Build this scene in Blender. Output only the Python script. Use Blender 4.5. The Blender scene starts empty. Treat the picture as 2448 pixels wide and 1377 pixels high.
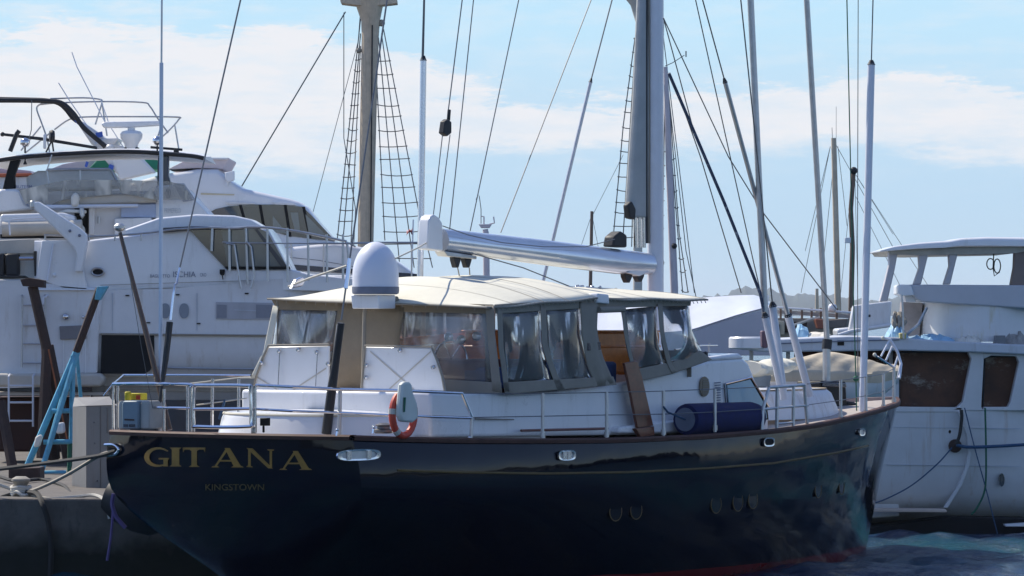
import bpy, bmesh, math, random
import numpy as np
from mathutils import Vector as V, Matrix
random.seed(7)
C = bpy.context.scene.collection
SC = bpy.context.scene
# ---------------------------------------------------------------- frames
F, HX, HY, ZC = 10400.0, 1224.0, 750.0, 4.2
def P(x, y, Y): return V(((x-HX)*Y/F, Y, ZC-(y-HY)*Y/F))
def proj(p): return (HX+F*p[0]/p[1], HY-F*(p[2]-ZC)/p[1])
O0 = V((-4.1, 63.0, 0)); DD = V((0.6172, 0.7868, 0)); SD = V((0.7868, -0.6172, 0))
def L(a, s, z): return O0 + DD*a + SD*s + V((0, 0, z))
def ray(x, y): return V(((x-HX)/F, 1, -(y-HY)/F))
def plane_hit(x, y, p0, n):
    r = ray(x, y); c = V((0, 0, ZC)); k = (p0-c).dot(n)/r.dot(n); return c + r*k
def G(x, y, s): return plane_hit(x, y, L(0, s, 0), SD)          # on a fore-and-aft plane of the big yacht
def A(x, y, a): return plane_hit(x, y, L(a, 0, 0), DD)          # on an athwartships plane
def W(x, y, a0, s0, a1, s1):
    p, q = L(a0, s0, 0), L(a1, s1, 0); d = (q-p).normalized()
    return plane_hit(x, y, p, V((d.y, -d.x, 0)))
def ztop(x, y, Y): return P(x, y, Y)
# ---------------------------------------------------------------- materials
MATS = {}
def mat(name, col, rough=.5, metal=0, spec=.5, var=.12, scale=3.0, bump=0, bscale=40, coat=0, stain=None, stainamt=.4, streak=(2.5, 2.5, .35), emit=0):
    if name in MATS: return MATS[name]
    m = bpy.data.materials.new(name); m.use_nodes = True; N = m.node_tree.nodes; K = m.node_tree.links
    b = N['Principled BSDF']; b.inputs['Roughness'].default_value = rough; b.inputs['Metallic'].default_value = metal
    b.inputs['Specular IOR Level'].default_value = spec; b.inputs['Coat Weight'].default_value = coat; b.inputs['Coat Roughness'].default_value = .06
    tc = N.new('ShaderNodeTexCoord')
    n = N.new('ShaderNodeTexNoise'); n.inputs['Scale'].default_value = scale; n.inputs['Detail'].default_value = 6; n.inputs['Roughness'].default_value = .65
    K.new(tc.outputs['Object'], n.inputs['Vector'])
    mx = N.new('ShaderNodeMix'); mx.data_type = 'RGBA'
    r = N.new('ShaderNodeMapRange'); r.inputs[1].default_value = .3; r.inputs[2].default_value = .7
    K.new(n.outputs['Fac'], r.inputs[0]); K.new(r.outputs[0], mx.inputs[0])
    mx.inputs[6].default_value = tuple(c*(1-var) for c in col)+(1,); mx.inputs[7].default_value = tuple(min(1, c*(1+var*.7)) for c in col)+(1,)
    out = mx.outputs[2]
    if stain:
        mp = N.new('ShaderNodeMapping'); mp.inputs['Scale'].default_value = streak; K.new(tc.outputs['Object'], mp.inputs['Vector'])
        n2 = N.new('ShaderNodeTexNoise'); n2.inputs['Scale'].default_value = 1.6; n2.inputs['Detail'].default_value = 9; n2.inputs['Roughness'].default_value = .75
        K.new(mp.outputs[0], n2.inputs['Vector'])
        r2 = N.new('ShaderNodeMapRange'); r2.inputs[1].default_value = .55; r2.inputs[2].default_value = .72; r2.inputs[4].default_value = stainamt
        K.new(n2.outputs['Fac'], r2.inputs[0])
        m2 = N.new('ShaderNodeMix'); m2.data_type = 'RGBA'; K.new(r2.outputs[0], m2.inputs[0]); K.new(out, m2.inputs[6]); m2.inputs[7].default_value = tuple(stain)+(1,)
        out = m2.outputs[2]
    K.new(out, b.inputs['Base Color'])
    if bump:
        n3 = N.new('ShaderNodeTexNoise'); n3.inputs['Scale'].default_value = bscale; n3.inputs['Detail'].default_value = 4; K.new(tc.outputs['Object'], n3.inputs['Vector'])
        bp = N.new('ShaderNodeBump'); bp.inputs['Strength'].default_value = bump; bp.inputs['Distance'].default_value = .02
        K.new(n3.outputs['Fac'], bp.inputs['Height']); K.new(bp.outputs[0], b.inputs['Normal'])
    rr = N.new('ShaderNodeMapRange'); rr.inputs[3].default_value = max(.02, rough*.8); rr.inputs[4].default_value = min(1, rough*1.25)
    K.new(n.outputs['Fac'], rr.inputs[0]); K.new(rr.outputs[0], b.inputs['Roughness'])
    MATS[name] = m; return m
white = mat('white_gelcoat', (.76, .76, .77), .28, var=.05, scale=1.2, coat=.25, stain=(.5, .49, .46), stainamt=.45)
white_d = mat('weathered_gelcoat', (.68, .68, .69), .4, var=.07, scale=2, stain=(.35, .27, .18), stainamt=.5)
white_w = mat('warm_white_fabric', (.72, .68, .6), .8, var=.1, bump=.4, bscale=14)
ship_w = mat('old_ship_paint', (.62, .61, .6), .5, var=.08, scale=1.5, stain=(.36, .2, .09), stainamt=.5, streak=(3.5, 3.5, .22), bump=.12, bscale=9)
ship_g = mat('ship_primer_patches', (.7, .7, .7), .35, var=.05, stain=(.56, .48, .3), stainamt=1, streak=(1.9, 1.9, .3))
steel = mat('stainless_steel', (.62, .62, .64), .16, 1, var=.08, scale=20)
alu = mat('dull_aluminium', (.5, .5, .5), .38, .8, var=.15, scale=6)
spar_g = mat('silver_spar', (.66, .67, .7), .26, .75, var=.06, scale=4)
spar_w = mat('painted_spar', (.66, .68, .74), .3, var=.06, scale=4, coat=.2)
wire = mat('wire_rope', (.16, .16, .165), .4, .6, var=.2, scale=60)
rope = mat('hemp_rope', (.33, .3, .25), .9, var=.25, scale=80)
rope_dk = mat('dark_rope', (.035, .033, .03), .85, var=.3, scale=80)
rope_bl = mat('blue_rope', (.03, .08, .16), .8, var=.3, scale=80)
rope_gr = mat('green_rope', (.02, .12, .07), .8, var=.3, scale=80)
rope_lt = mat('pale_rope', (.55, .52, .45), .85, var=.2, scale=80)
black = mat('black_plastic', (.01, .01, .011), .5, var=.3, spec=.2)
rubber = mat('black_rubber', (.018, .018, .02), .55, var=.3)
hole = mat('dark_opening', (.006, .006, .007), .9, var=.3)
mahog = mat('mahogany', (.15, .038, .014), .35, var=.35, scale=9, coat=.4)
teak_o = mat('varnished_wood', (.6, .19, .035), .25, var=.25, scale=7, coat=.6)
pole_w = mat('varnished_pole', (.1, .045, .018), .35, var=.3, scale=8, coat=.4)
mast_w = mat('pale_wooden_mast', (.64, .51, .36), .6, var=.15, scale=5, stain=(.2, .16, .12), stainamt=.5, streak=(8, 8, .3))
mast_b = mat('brown_mast', (.2, .13, .09), .55, var=.25, scale=6)
mast_p = mat('pinkish_white_mast', (.62, .54, .55), .45, var=.08)
railcap = mat('rail_cap_wood', (.09, .045, .035), .65, var=.3, scale=5, spec=.25)
railcap_w = mat('bleached_cap_wood', (.38, .27, .23), .6, var=.2, scale=5)
deckm = mat('bleached_deck', (.42, .37, .33), .75, var=.15, scale=5)
cream = mat('cream_canvas', (.7, .67, .56), .85, var=.06, scale=2, bump=.35, bscale=6)
brownc = mat('brown_canvas', (.27, .215, .15), .9, var=.1, scale=4, bump=.5, bscale=9)  # aft canvas: sunlight coming through is put into this browner colour
greyc = mat('taupe_canvas', (.28, .25, .205), .9, var=.1, scale=4, bump=.5, bscale=9)
dingc = mat('dinghy_canvas', (.5, .43, .32), .9, var=.12, scale=3, bump=.6, bscale=5)
gold = mat('gold_leaf', (.33, .17, .025), .55, .1, var=.25, scale=6)
dgold = mat('faded_gold_leaf', (.13, .08, .02), .6, var=.25, scale=9)
bluef = mat('blue_fleece', (.008, .012, .075), .95, var=.3, scale=12, bump=.5, bscale=60)
greyp = mat('grey_disc', (.16, .18, .24), .6, var=.15)
cyan = mat('cyan_paint', (.1, .36, .5), .45, var=.2, scale=8, stain=(.12, .07, .04), stainamt=.6, streak=(9, 9, 3))
rust = mat('rusty_steel', (.05, .028, .022), .75, var=.4, scale=9, bump=.3)
rusty = mat('rust_orange', (.3, .1, .04), .8, var=.3, scale=9)
red = mat('life_ring_red', (.55, .06, .03), .5, var=.15)
yellow = mat('yellow_cloth', (.6, .5, .03), .7, var=.2, scale=9, bump=.4)
greent = mat('green_tarp', (.02, .22, .13), .7, var=.2, bump=.4)
bluet = mat('blue_tarp', (.3, .52, .7), .6, var=.2, scale=5, bump=.5, bscale=7)
tape = mat('blue_tape', (.05, .12, .5), .6)
navyp = mat('navy_paint', (.012, .02, .045), .25, var=.2, coat=.4)
boxblue = mat('grey_blue_cover', (.16, .22, .26), .5, var=.1)
boxgrey = mat('warm_grey_cover', (.36, .36, .34), .5, var=.1)
beige = mat('beige_cushion', (.52, .48, .42), .7, var=.1, bump=.3, bscale=8)
maroon = mat('maroon_cushion', (.09, .02, .03), .7, var=.3)
bluec = mat('blue_cushion', (.02, .045, .14), .7, var=.3)
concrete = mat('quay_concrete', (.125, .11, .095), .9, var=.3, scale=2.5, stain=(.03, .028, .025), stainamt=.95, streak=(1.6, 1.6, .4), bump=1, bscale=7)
cabinet = mat('aluminium_cabinet', (.24, .23, .215), .55, .2, var=.12, scale=1.5, stain=(.2, .17, .15), stainamt=.9, streak=(3, 3, .3))
purple = mat('purple_rope', (.15, .1, .25), .7, var=.2)
brownwin = mat('brown_protective_film', (.1, .042, .022), .7, var=.5, scale=2.2, stain=(.42, .37, .3), stainamt=1, streak=(.9, .9, 1.8))
antif = mat('red_brown_antifouling', (.045, .016, .012), .8, var=.3)
pink = mat('faded_pink_plastic', (.5, .27, .2), .6, var=.15)
lblue = mat('pale_blue_blind', (.3, .47, .55), .2, var=.06, coat=.4)
textg = mat('grey_lettering', (.16, .18, .24), .6)
textf = mat('faint_lettering', (.5, .53, .58), .6)
hillm = mat('hillside_trees', (.035, .05, .045), .95, var=.4, scale=.01)
yellowst = mat('cream_stripe', (.6, .52, .36), .6)
def glassy(name, tint, trans, rough=.05, bump=0, bscale=5, haze=(.5, .5, .5), hz=.12):
    m = bpy.data.materials.new(name); m.use_nodes = True; N = m.node_tree.nodes; K = m.node_tree.links; N.clear()
    o = N.new('ShaderNodeOutputMaterial'); t = N.new('ShaderNodeBsdfTransparent'); t.inputs[0].default_value = tint+(1,)
    d = N.new('ShaderNodeBsdfDiffuse'); d.inputs[0].default_value = haze+(1,)
    g = N.new('ShaderNodeBsdfGlossy'); g.inputs['Roughness'].default_value = rough; g.inputs[0].default_value = (.9, .9, .9, 1)
    m1 = N.new('ShaderNodeMixShader'); m1.inputs[0].default_value = hz; K.new(t.outputs[0], m1.inputs[1]); K.new(d.outputs[0], m1.inputs[2])
    f = N.new('ShaderNodeFresnel'); f.inputs[0].default_value = 1.38
    m2 = N.new('ShaderNodeMixShader'); K.new(f.outputs[0], m2.inputs[0]); K.new(m1.outputs[0], m2.inputs[1]); K.new(g.outputs[0], m2.inputs[2])
    K.new(m2.outputs[0], o.inputs[0])
    if bump:
        tc = N.new('ShaderNodeTexCoord'); mp = N.new('ShaderNodeMapping'); mp.inputs['Scale'].default_value = (1, 1, .35); K.new(tc.outputs['Object'], mp.inputs[0])
        n = N.new('ShaderNodeTexNoise'); n.inputs['Scale'].default_value = bscale; n.inputs['Detail'].default_value = 2; n.inputs['Distortion'].default_value = .6; K.new(mp.outputs[0], n.inputs['Vector'])
        b = N.new('ShaderNodeBump'); b.inputs['Strength'].default_value = bump; b.inputs['Distance'].default_value = .1; K.new(n.outputs['Fac'], b.inputs['Height'])
        K.new(b.outputs[0], g.inputs['Normal']); K.new(b.outputs[0], f.inputs['Normal'])
        if hz < .5:
            r = N.new('ShaderNodeMapRange'); r.inputs[1].default_value = .52; r.inputs[2].default_value = .72; r.inputs[3].default_value = hz*.6; r.inputs[4].default_value = hz*2.6
            K.new(n.outputs['Fac'], r.inputs[0]); K.new(r.outputs[0], m1.inputs[0])
    MATS[name] = m; return m
vinyl = glassy('clear_vinyl', (.95, .95, .95), 1, .07, .2, 2.0, hz=.15, haze=(.85, .83, .8))
film = glassy('cloudy_plastic', (.8, .8, .8), 1, .2, .6, 3, hz=.45, haze=(.6, .58, .52))
glassd = mat('tinted_glass', (.015, .025, .04), .05, var=.2, scale=1, spec=.8, coat=.5)
glassm = mat('grey_glass', (.09, .12, .14), .06, var=.35, scale=.8, spec=.8, coat=.5)
# ---------------------------------------------------------------- mesh helpers
class MB:
    def __init__(s): s.v = []; s.f = []
    def add(s, vs, fs):
        n = len(s.v); s.v += [V(v) for v in vs]; s.f += [tuple(i+n for i in f) for f in fs]; return s
    def hexa(s, b, t):      # two quads
        return s.add(list(b)+list(t), [(0, 1, 2, 3), (7, 6, 5, 4), (0, 4, 5, 1), (1, 5, 6, 2), (2, 6, 7, 3), (3, 7, 4, 0)])
    def prism(s, pts, vec):
        n = len(pts); vec = V(vec); q = [V(p)+vec for p in pts]
        return s.add(list(pts)+q, [tuple(range(n)), tuple(range(2*n-1, n-1, -1))]+[(i, i+n, (i+1) % n+n, (i+1) % n) for i in range(n)])
    def tube(s, path, r, n=8, r2=None, caps=True):
        path = [V(p) for p in path]; m = len(path); vs = []; fs = []; prev = None
        rs = r if isinstance(r, (list, tuple)) else [r+(r2-r)*i/(m-1) if r2 is not None else r for i in range(m)]
        for i, p in enumerate(path):
            d = (path[min(i+1, m-1)]-path[max(i-1, 0)]).normalized()
            if prev is None:
                u = d.cross(V((0, 0, 1)));
                if u.length < .05: u = d.cross(V((1, 0, 0)))
            else: u = prev - d*prev.dot(d)
            u.normalize(); w = d.cross(u); prev = u
            for k in range(n):
                t = 2*math.pi*k/n; vs.append(p+(u*math.cos(t)+w*math.sin(t))*rs[i])
        for i in range(m-1):
            for k in range(n): fs.append((i*n+k, i*n+(k+1) % n, (i+1)*n+(k+1) % n, (i+1)*n+k))
        if caps: fs += [tuple(range(n-1, -1, -1)), tuple((m-1)*n+k for k in range(n))]
        return s.add(vs, fs)
    def lathe(s, prof, base, axis=(0, 0, 1), n=24):
        base = V(base); ax = V(axis).normalized(); u = ax.cross(V((0, 1, .01))).normalized(); w = ax.cross(u); vs = []; fs = []
        for r, h in prof:
            for k in range(n):
                t = 2*math.pi*k/n; vs.append(base+ax*h+(u*math.cos(t)+w*math.sin(t))*r)
        for i in range(len(prof)-1):
            for k in range(n): fs.append((i*n+k, i*n+(k+1) % n, (i+1)*n+(k+1) % n, (i+1)*n+k))
        fs += [tuple(range(n-1, -1, -1)), tuple((len(prof)-1)*n+k for k in range(n))]
        return s.add(vs, fs)
    def grid(s, rows, close=False):
        m = len(rows); n = len(rows[0]); vs = [p for r in rows for p in r]; fs = []
        for i in range(m-1):
            for k in range(n-1+(1 if close else 0)): fs.append((i*n+k, i*n+(k+1) % n, (i+1)*n+(k+1) % n, (i+1)*n+k))
        return s.add(vs, fs)
    def box(s, p0, p1):
        (a, b, c), (d, e, f) = p0, p1
        return s.hexa([V((a, b, c)), V((d, b, c)), V((d, e, c)), V((a, e, c))], [V((a, b, f)), V((d, b, f)), V((d, e, f)), V((a, e, f))])
    def lbox(s, a0, a1, s0, s1, z0, z1):
        return s.hexa([L(a0, s0, z0), L(a1, s0, z0), L(a1, s1, z0), L(a0, s1, z0)], [L(a0, s0, z1), L(a1, s0, z1), L(a1, s1, z1), L(a0, s1, z1)])
    def ball(s, c, r, n=12, sz=1.0):
        prof = [(max(1e-4, r*math.sin(math.pi*i/n)), -r*sz*math.cos(math.pi*i/n)) for i in range(n+1)]
        return s.lathe(prof, c, n=2*n)
    def build(s, name, m, parent=None, smooth=True, bev=0, label=None, cat=None, group=None, kind=None, solid=0, weld=False, ang=.6, bseg=2):
        me = bpy.data.meshes.new(name); me.from_pydata([tuple(v) for v in s.v], [], s.f); me.update()
        bm = bmesh.new(); bm.from_mesh(me)
        if weld: bmesh.ops.remove_doubles(bm, verts=bm.verts, dist=.0005)
        bmesh.ops.recalc_face_normals(bm, faces=bm.faces); bm.to_mesh(me); bm.free()
        if smooth:
            me.shade_smooth(); me.set_sharp_from_angle(angle=ang)
        for mm in (m if isinstance(m, (list, tuple)) else [m]): me.materials.append(mm)
        o = bpy.data.objects.new(name, me); C.objects.link(o)
        if parent is not None:
            o.parent = parent; o.matrix_parent_inverse = Matrix.Translation(-world_loc(parent))
        if solid:
            md = o.modifiers.new('thick', 'SOLIDIFY'); md.thickness = solid; md.offset = 0
        if bev:
            md = o.modifiers.new('bevel', 'BEVEL'); md.width = bev; md.segments = bseg; md.limit_method = 'ANGLE'; md.angle_limit = .7
        if label: tag(o, label, cat, group, kind)
        elif kind: o['kind'] = kind
        if label and not parent: center_origin(o)
        return o
def world_loc(o):
    return o.location.copy() if o.parent is None else V((0, 0, 0))
def center_origin(o):
    me = o.data; n = len(me.vertices)
    if n == 0: return
    xs = [v.co for v in me.vertices]; c = V((sum(p.x for p in xs)/n, sum(p.y for p in xs)/n, min(p.z for p in xs)))
    # materials use object coordinates; a shift of the origin only shifts the noise
    me.transform(Matrix.Translation(-c)); o.location = c
def tag(o, label=None, cat=None, group=None, kind=None):
    if label: o['label'] = label
    if cat: o['category'] = cat
    if group: o['group'] = group
    if kind: o['kind'] = kind
    return o
def thing(name, loc, label, cat, group=None):
    o = bpy.data.objects.new(name, None); C.objects.link(o); o.location = loc; o.empty_display_size = .3
    return tag(o, label, cat, group)
def slab(name, pts, Y, D, m, parent=None, bev=.02, **k):
    return MB().prism([P(x, y, Y) for x, y in pts], (0, D, 0)).build(name, m, parent, bev=bev, **k)
def line(name, pts, Y, r, m, parent=None, n=6, **k):
    pp = [P(*(p if len(p) == 3 else (p[0], p[1], Y))) for p in pts]
    return MB().tube(pp, r, n).build(name, m, parent, **k)
def tcurve(pts, n=8):       # Catmull-Rom through points
    pts = [V(p) for p in pts]; q = [pts[0]*2-pts[1]]+pts+[pts[-1]*2-pts[-2]]; out = []
    for i in range(1, len(q)-2):
        for k in range(n):
            t = k/n; a, b, c, d = q[i-1:i+3]
            out.append(.5*((2*b)+(c-a)*t+(2*a-5*b+4*c-d)*t*t+(3*b-a-3*c+d)*t**3))
    return out+[pts[-1]]
def sag(p, q, d, n=10):
    p, q = V(p), V(q); return [p.lerp(q, i/n)-V((0, 0, d*4*(i/n)*(1-i/n))) for i in range(n+1)]
def text_mesh(s, size=1.0):
    cu = bpy.data.curves.new('t', 'FONT'); cu.body = s; cu.size = size; ob = bpy.data.objects.new('t', cu); C.objects.link(ob)
    bpy.context.view_layer.update(); dg = bpy.context.evaluated_depsgraph_get(); me = ob.evaluated_get(dg).to_mesh()
    vs = [v.co.copy() for v in me.vertices]; fs = [tuple(p.vertices) for p in me.polygons]
    ob.evaluated_get(dg).to_mesh_clear(); bpy.data.objects.remove(ob); bpy.data.curves.remove(cu); return vs, fs
def lettering(name, s, fn, x0, y0, x1, y1, m, parent, mirror=False, dy=0):
    vs, fs = text_mesh(s); a, b = min(v.x for v in vs), max(v.x for v in vs); c, d = min(v.y for v in vs), max(v.y for v in vs)
    out = []
    for v in vs:
        u = (v.x-a)/(b-a); w = (v.y-c)/(d-c)
        if mirror: u = 1-u
        out.append(fn(x0+(x1-x0)*u, y1+(y0-y1)*w+dy*u))
    return MB().add(out, fs).build(name, m, parent, smooth=False)
# ---------------------------------------------------------------- camera, sun, sky
cam = bpy.data.cameras.new('camera'); co = bpy.data.objects.new('camera', cam); C.objects.link(co)
co.location = (0, 0, ZC); co.rotation_euler = (math.pi/2, 0, 0); cam.sensor_width = 36; cam.lens = 36*F/2448; cam.shift_y = (HY-688.5)/2448
cam.clip_start = 1; cam.clip_end = 30000; SC.camera = co
SV = V((-.8, .66, 1.08)).normalized()
EL = math.asin(SV.z); AZ = math.atan2(SV.x, SV.y)
sd = bpy.data.lights.new('sun', 'SUN'); sd.energy = 5.0; sd.angle = math.radians(.5); sd.color = (1, .93, .8)
so = bpy.data.objects.new('sun', sd); C.objects.link(so); so.rotation_euler = SV.to_track_quat('Z', 'Y').to_euler(); so.location = SV*60
w = bpy.data.worlds.new('World'); SC.world = w; w.use_nodes = True; N = w.node_tree.nodes; K = w.node_tree.links; N.clear()
wo = N.new('ShaderNodeOutputWorld'); bg = N.new('ShaderNodeBackground'); K.new(bg.outputs[0], wo.inputs[0]); bg.inputs[1].default_value = .115
sk = N.new('ShaderNodeTexSky'); sk.sky_type = 'NISHITA'; sk.sun_disc = False; sk.sun_elevation = EL; sk.sun_rotation = AZ; sk.air_density = 1.0; sk.dust_density = .15; sk.ozone_density = 2.0
tc = N.new('ShaderNodeTexCoord'); sep = N.new('ShaderNodeSeparateXYZ'); K.new(tc.outputs['Generated'], sep.inputs[0])
def M(op, a, b=None, c=None):
    n = N.new('ShaderNodeMath'); n.operation = op
    for i, x in enumerate((a, b, c)):
        if x is None: continue
        if isinstance(x, (int, float)): n.inputs[i].default_value = x
        else: K.new(x, n.inputs[i])
    return n.outputs[0]
az = M('ARCTAN2', sep.outputs[0], sep.outputs[1]); el = M('ARCSINE', sep.outputs[2])
cb = N.new('ShaderNodeCombineXYZ'); K.new(M('MULTIPLY', az, 14), cb.inputs[0]); K.new(M('MULTIPLY', el, 60), cb.inputs[1])
def noise(scale, off, detail=7, rough=.6, dist=0):
    mp = N.new('ShaderNodeMapping'); mp.inputs['Location'].default_value = (off, off*.7, 0); K.new(cb.outputs[0], mp.inputs[0])
    n = N.new('ShaderNodeTexNoise'); n.inputs['Scale'].default_value = scale; n.inputs['Detail'].default_value = detail; n.inputs['Roughness'].default_value = rough; n.inputs['Distortion'].default_value = dist
    K.new(mp.outputs[0], n.inputs['Vector']); return n.outputs['Fac']
def ss(x, a, b, lo=0, hi=1):
    r = N.new('ShaderNodeMapRange'); r.interpolation_type = 'SMOOTHSTEP'; r.inputs[1].default_value = a; r.inputs[2].default_value = b; r.inputs[3].default_value = lo; r.inputs[4].default_value = hi
    K.new(x, r.inputs[0]); return r.outputs[0]
# cloud bank between 2 and 3 degrees above the horizon, higher towards the left
n1 = noise(1.3, 3.1, 8, .62); n2 = noise(3.6, 9.4, 6, .6)
v1 = M('ADD', el, M('MULTIPLY', M('ADD', M('SUBTRACT', n1, .5), M('MULTIPLY', M('SUBTRACT', noise(9, 4.4, 8, .7), .5), .35)), -.036))
hi_l = ss(az, -.06, .0, .0135, 0)
v2 = M('SUBTRACT', v1, hi_l)
bank = M('MULTIPLY', M('MULTIPLY', ss(v1, .032, .041), ss(v2, .0495, .0535, 1, 0)), ss(M('ABSOLUTE', az), .4, 1.2, 1, 0))
low = M('MULTIPLY', ss(v1, .0, .012, .55, .16), 1)
wis = M('MULTIPLY', M('MULTIPLY', ss(n2, .42, .68), ss(el, .02, .05)), M('MULTIPLY', ss(M('ABSOLUTE', az), .4, 1.2, 1, 0), ss(el, .15, .5, 1, .2)))
fac = M('MINIMUM', M('ADD', M('ADD', M('MULTIPLY', bank, M('ADD', .62, M('MULTIPLY', ss(noise(3.4, 33.0, 6, .6), .3, .65), .28))), M('MULTIPLY', wis, M('ADD', .22, ss(az, -.02, -.1, 0, .25)))), M('MULTIPLY', low, .25)), 1)
tint = N.new('ShaderNodeMix'); tint.data_type = 'RGBA'; tint.blend_type = 'MULTIPLY'; tint.inputs[0].default_value = 1
K.new(sk.outputs[0], tint.inputs[6]); tint.inputs[7].default_value = (1.0, 1.06, 1.3, 1)
cr = N.new('ShaderNodeValToRGB'); K.new(M('MULTIPLY', el, 8), cr.inputs[0]); e = cr.color_ramp.elements
e[0].position = 0; e[0].color = (4.2, 5.3, 6.3, 1); e[1].position = .6; e[1].color = (3.9, 6.0, 7.5, 1)
for p_, c_ in ((.08, (4.0, 5.3, 6.5, 1)), (.22, (3.8, 5.35, 6.75, 1)), (.4, (4.1, 5.7, 7.0, 1)), (.52, (4.0, 6.0, 7.4, 1))):
    q = cr.color_ramp.elements.new(p_); q.color = c_
sc_ = N.new('ShaderNodeMix'); sc_.data_type = 'RGBA'; sc_.blend_type = 'MULTIPLY'; sc_.inputs[0].default_value = 1; K.new(cr.outputs[0], sc_.inputs[6]); sc_.inputs[7].default_value = (1, 1, 1, 1)
front = M('MULTIPLY', ss(el, .07, .3, 1, 0), ss(M('ABSOLUTE', az), .2, .65, 1, 0))
lo = N.new('ShaderNodeMix'); lo.data_type = 'RGBA'; K.new(front, lo.inputs[0]); K.new(tint.outputs[2], lo.inputs[6]); K.new(sc_.outputs[2], lo.inputs[7])
cm = N.new('ShaderNodeMix'); cm.data_type = 'RGBA'; K.new(fac, cm.inputs[0]); K.new(lo.outputs[2], cm.inputs[6]); cm.inputs[7].default_value = (6.5, 6.6, 6.9, 1)
K.new(cm.outputs[2], bg.inputs[0])
SC.view_settings.view_transform = 'Standard'; SC.view_settings.look = 'None'; SC.view_settings.exposure = .22; SC.view_settings.gamma = 1
SC.cycles.use_denoising = True; SC.cycles.max_bounces = 8; SC.cycles.transparent_max_bounces = 16; SC.cycles.caustics_reflective = False; SC.cycles.caustics_refractive = False
# ---------------------------------------------------------------- water, far shore, quay
def water():
    xs = np.concatenate([[-12000, -5000, -1500, -400, -120, -50], np.arange(-24, 24.01, .16), [50, 120, 400, 1500, 5000, 12000]])
    ys = np.concatenate([[-12000, -5000, -1500, -300, -60, 0, 25, 40, 50], np.arange(57, 112, .16), [125, 160, 250, 500, 1500, 5000, 12000]])
    X, Yg = np.meshgrid(xs, ys); Z = np.zeros_like(X); rng = np.random.RandomState(3)
    for k in range(34):
        lam = .45*1.13**k if k < 22 else rng.uniform(.6, 3.0); th = rng.normal(-.6, .75); ph = rng.uniform(0, 6.28); kk = 2*np.pi/lam
        amp = .012*lam**.75
        q = kk*(X*np.cos(th)+Yg*np.sin(th))+ph+.8*np.sin(kk*.31*(X*np.sin(th)-Yg*np.cos(th))+ph*2)
        Z += amp*(1-np.abs(np.sin(q/2))**1.3*1.6)
    dense = (np.abs(X) < 24.1) & (Yg > 56) & (Yg < 112.1)
    Z = np.where(dense, (Z-Z[dense].mean())*1.0, -.05)
    vs = np.stack([X, Yg, Z], -1).reshape(-1, 3); m, n = X.shape
    idx = np.arange(m*n).reshape(m, n); q = np.stack([idx[:-1, :-1], idx[:-1, 1:], idx[1:, 1:], idx[1:, :-1]], -1).reshape(-1, 4)
    me = bpy.data.meshes.new('water'); me.vertices.add(len(vs)); me.vertices.foreach_set('co', vs.ravel())
    me.loops.add(q.size); me.loops.foreach_set('vertex_index', q.ravel()); me.polygons.add(len(q)); me.polygons.foreach_set('loop_start', np.arange(0, q.size, 4)); me.polygons.foreach_set('loop_total', np.full(len(q), 4))
    me.update(); me.validate(); me.shade_smooth()
    o = bpy.data.objects.new('water', me); C.objects.link(o); o['kind'] = 'structure'
    m = bpy.data.materials.new('harbour_water'); m.use_nodes = True; N = m.node_tree.nodes; K = m.node_tree.links; b = N['Principled BSDF']
    b.inputs['Base Color'].default_value = (.004, .03, .05, 1); b.inputs['Roughness'].default_value = .08; b.inputs['IOR'].default_value = 1.33
    tc = N.new('ShaderNodeTexCoord'); n = N.new('ShaderNodeTexNoise'); n.inputs['Scale'].default_value = 2.6; n.inputs['Detail'].default_value = 8; n.inputs['Roughness'].default_value = .7; n.inputs['Distortion'].default_value = .5
    K.new(tc.outputs['Object'], n.inputs['Vector']); bp = N.new('ShaderNodeBump'); bp.inputs['Strength'].default_value = 1; bp.inputs['Distance'].default_value = .14
    K.new(n.outputs['Fac'], bp.inputs['Height']); K.new(bp.outputs[0], b.inputs['Normal'])
    n2 = N.new('ShaderNodeTexNoise'); n2.inputs['Scale'].default_value = .25; n2.inputs['Detail'].default_value = 4; K.new(tc.outputs['Object'], n2.inputs['Vector'])
    cr = N.new('ShaderNodeMix'); cr.data_type = 'RGBA'; cr.inputs[6].default_value = (.004, .022, .07, 1); cr.inputs[7].default_value = (.01, .085, .12, 1)
    r = N.new('ShaderNodeMapRange'); r.inputs[1].default_value = .42; r.inputs[2].default_value = .62; K.new(n2.outputs['Fac'], r.inputs[0]); K.new(r.outputs[0], cr.inputs[0]); K.new(cr.outputs[2], b.inputs['Base Color'])
    me.materials.append(m)
water()
def interp(x, xs, ys): return float(np.interp(x, xs, ys))
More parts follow.
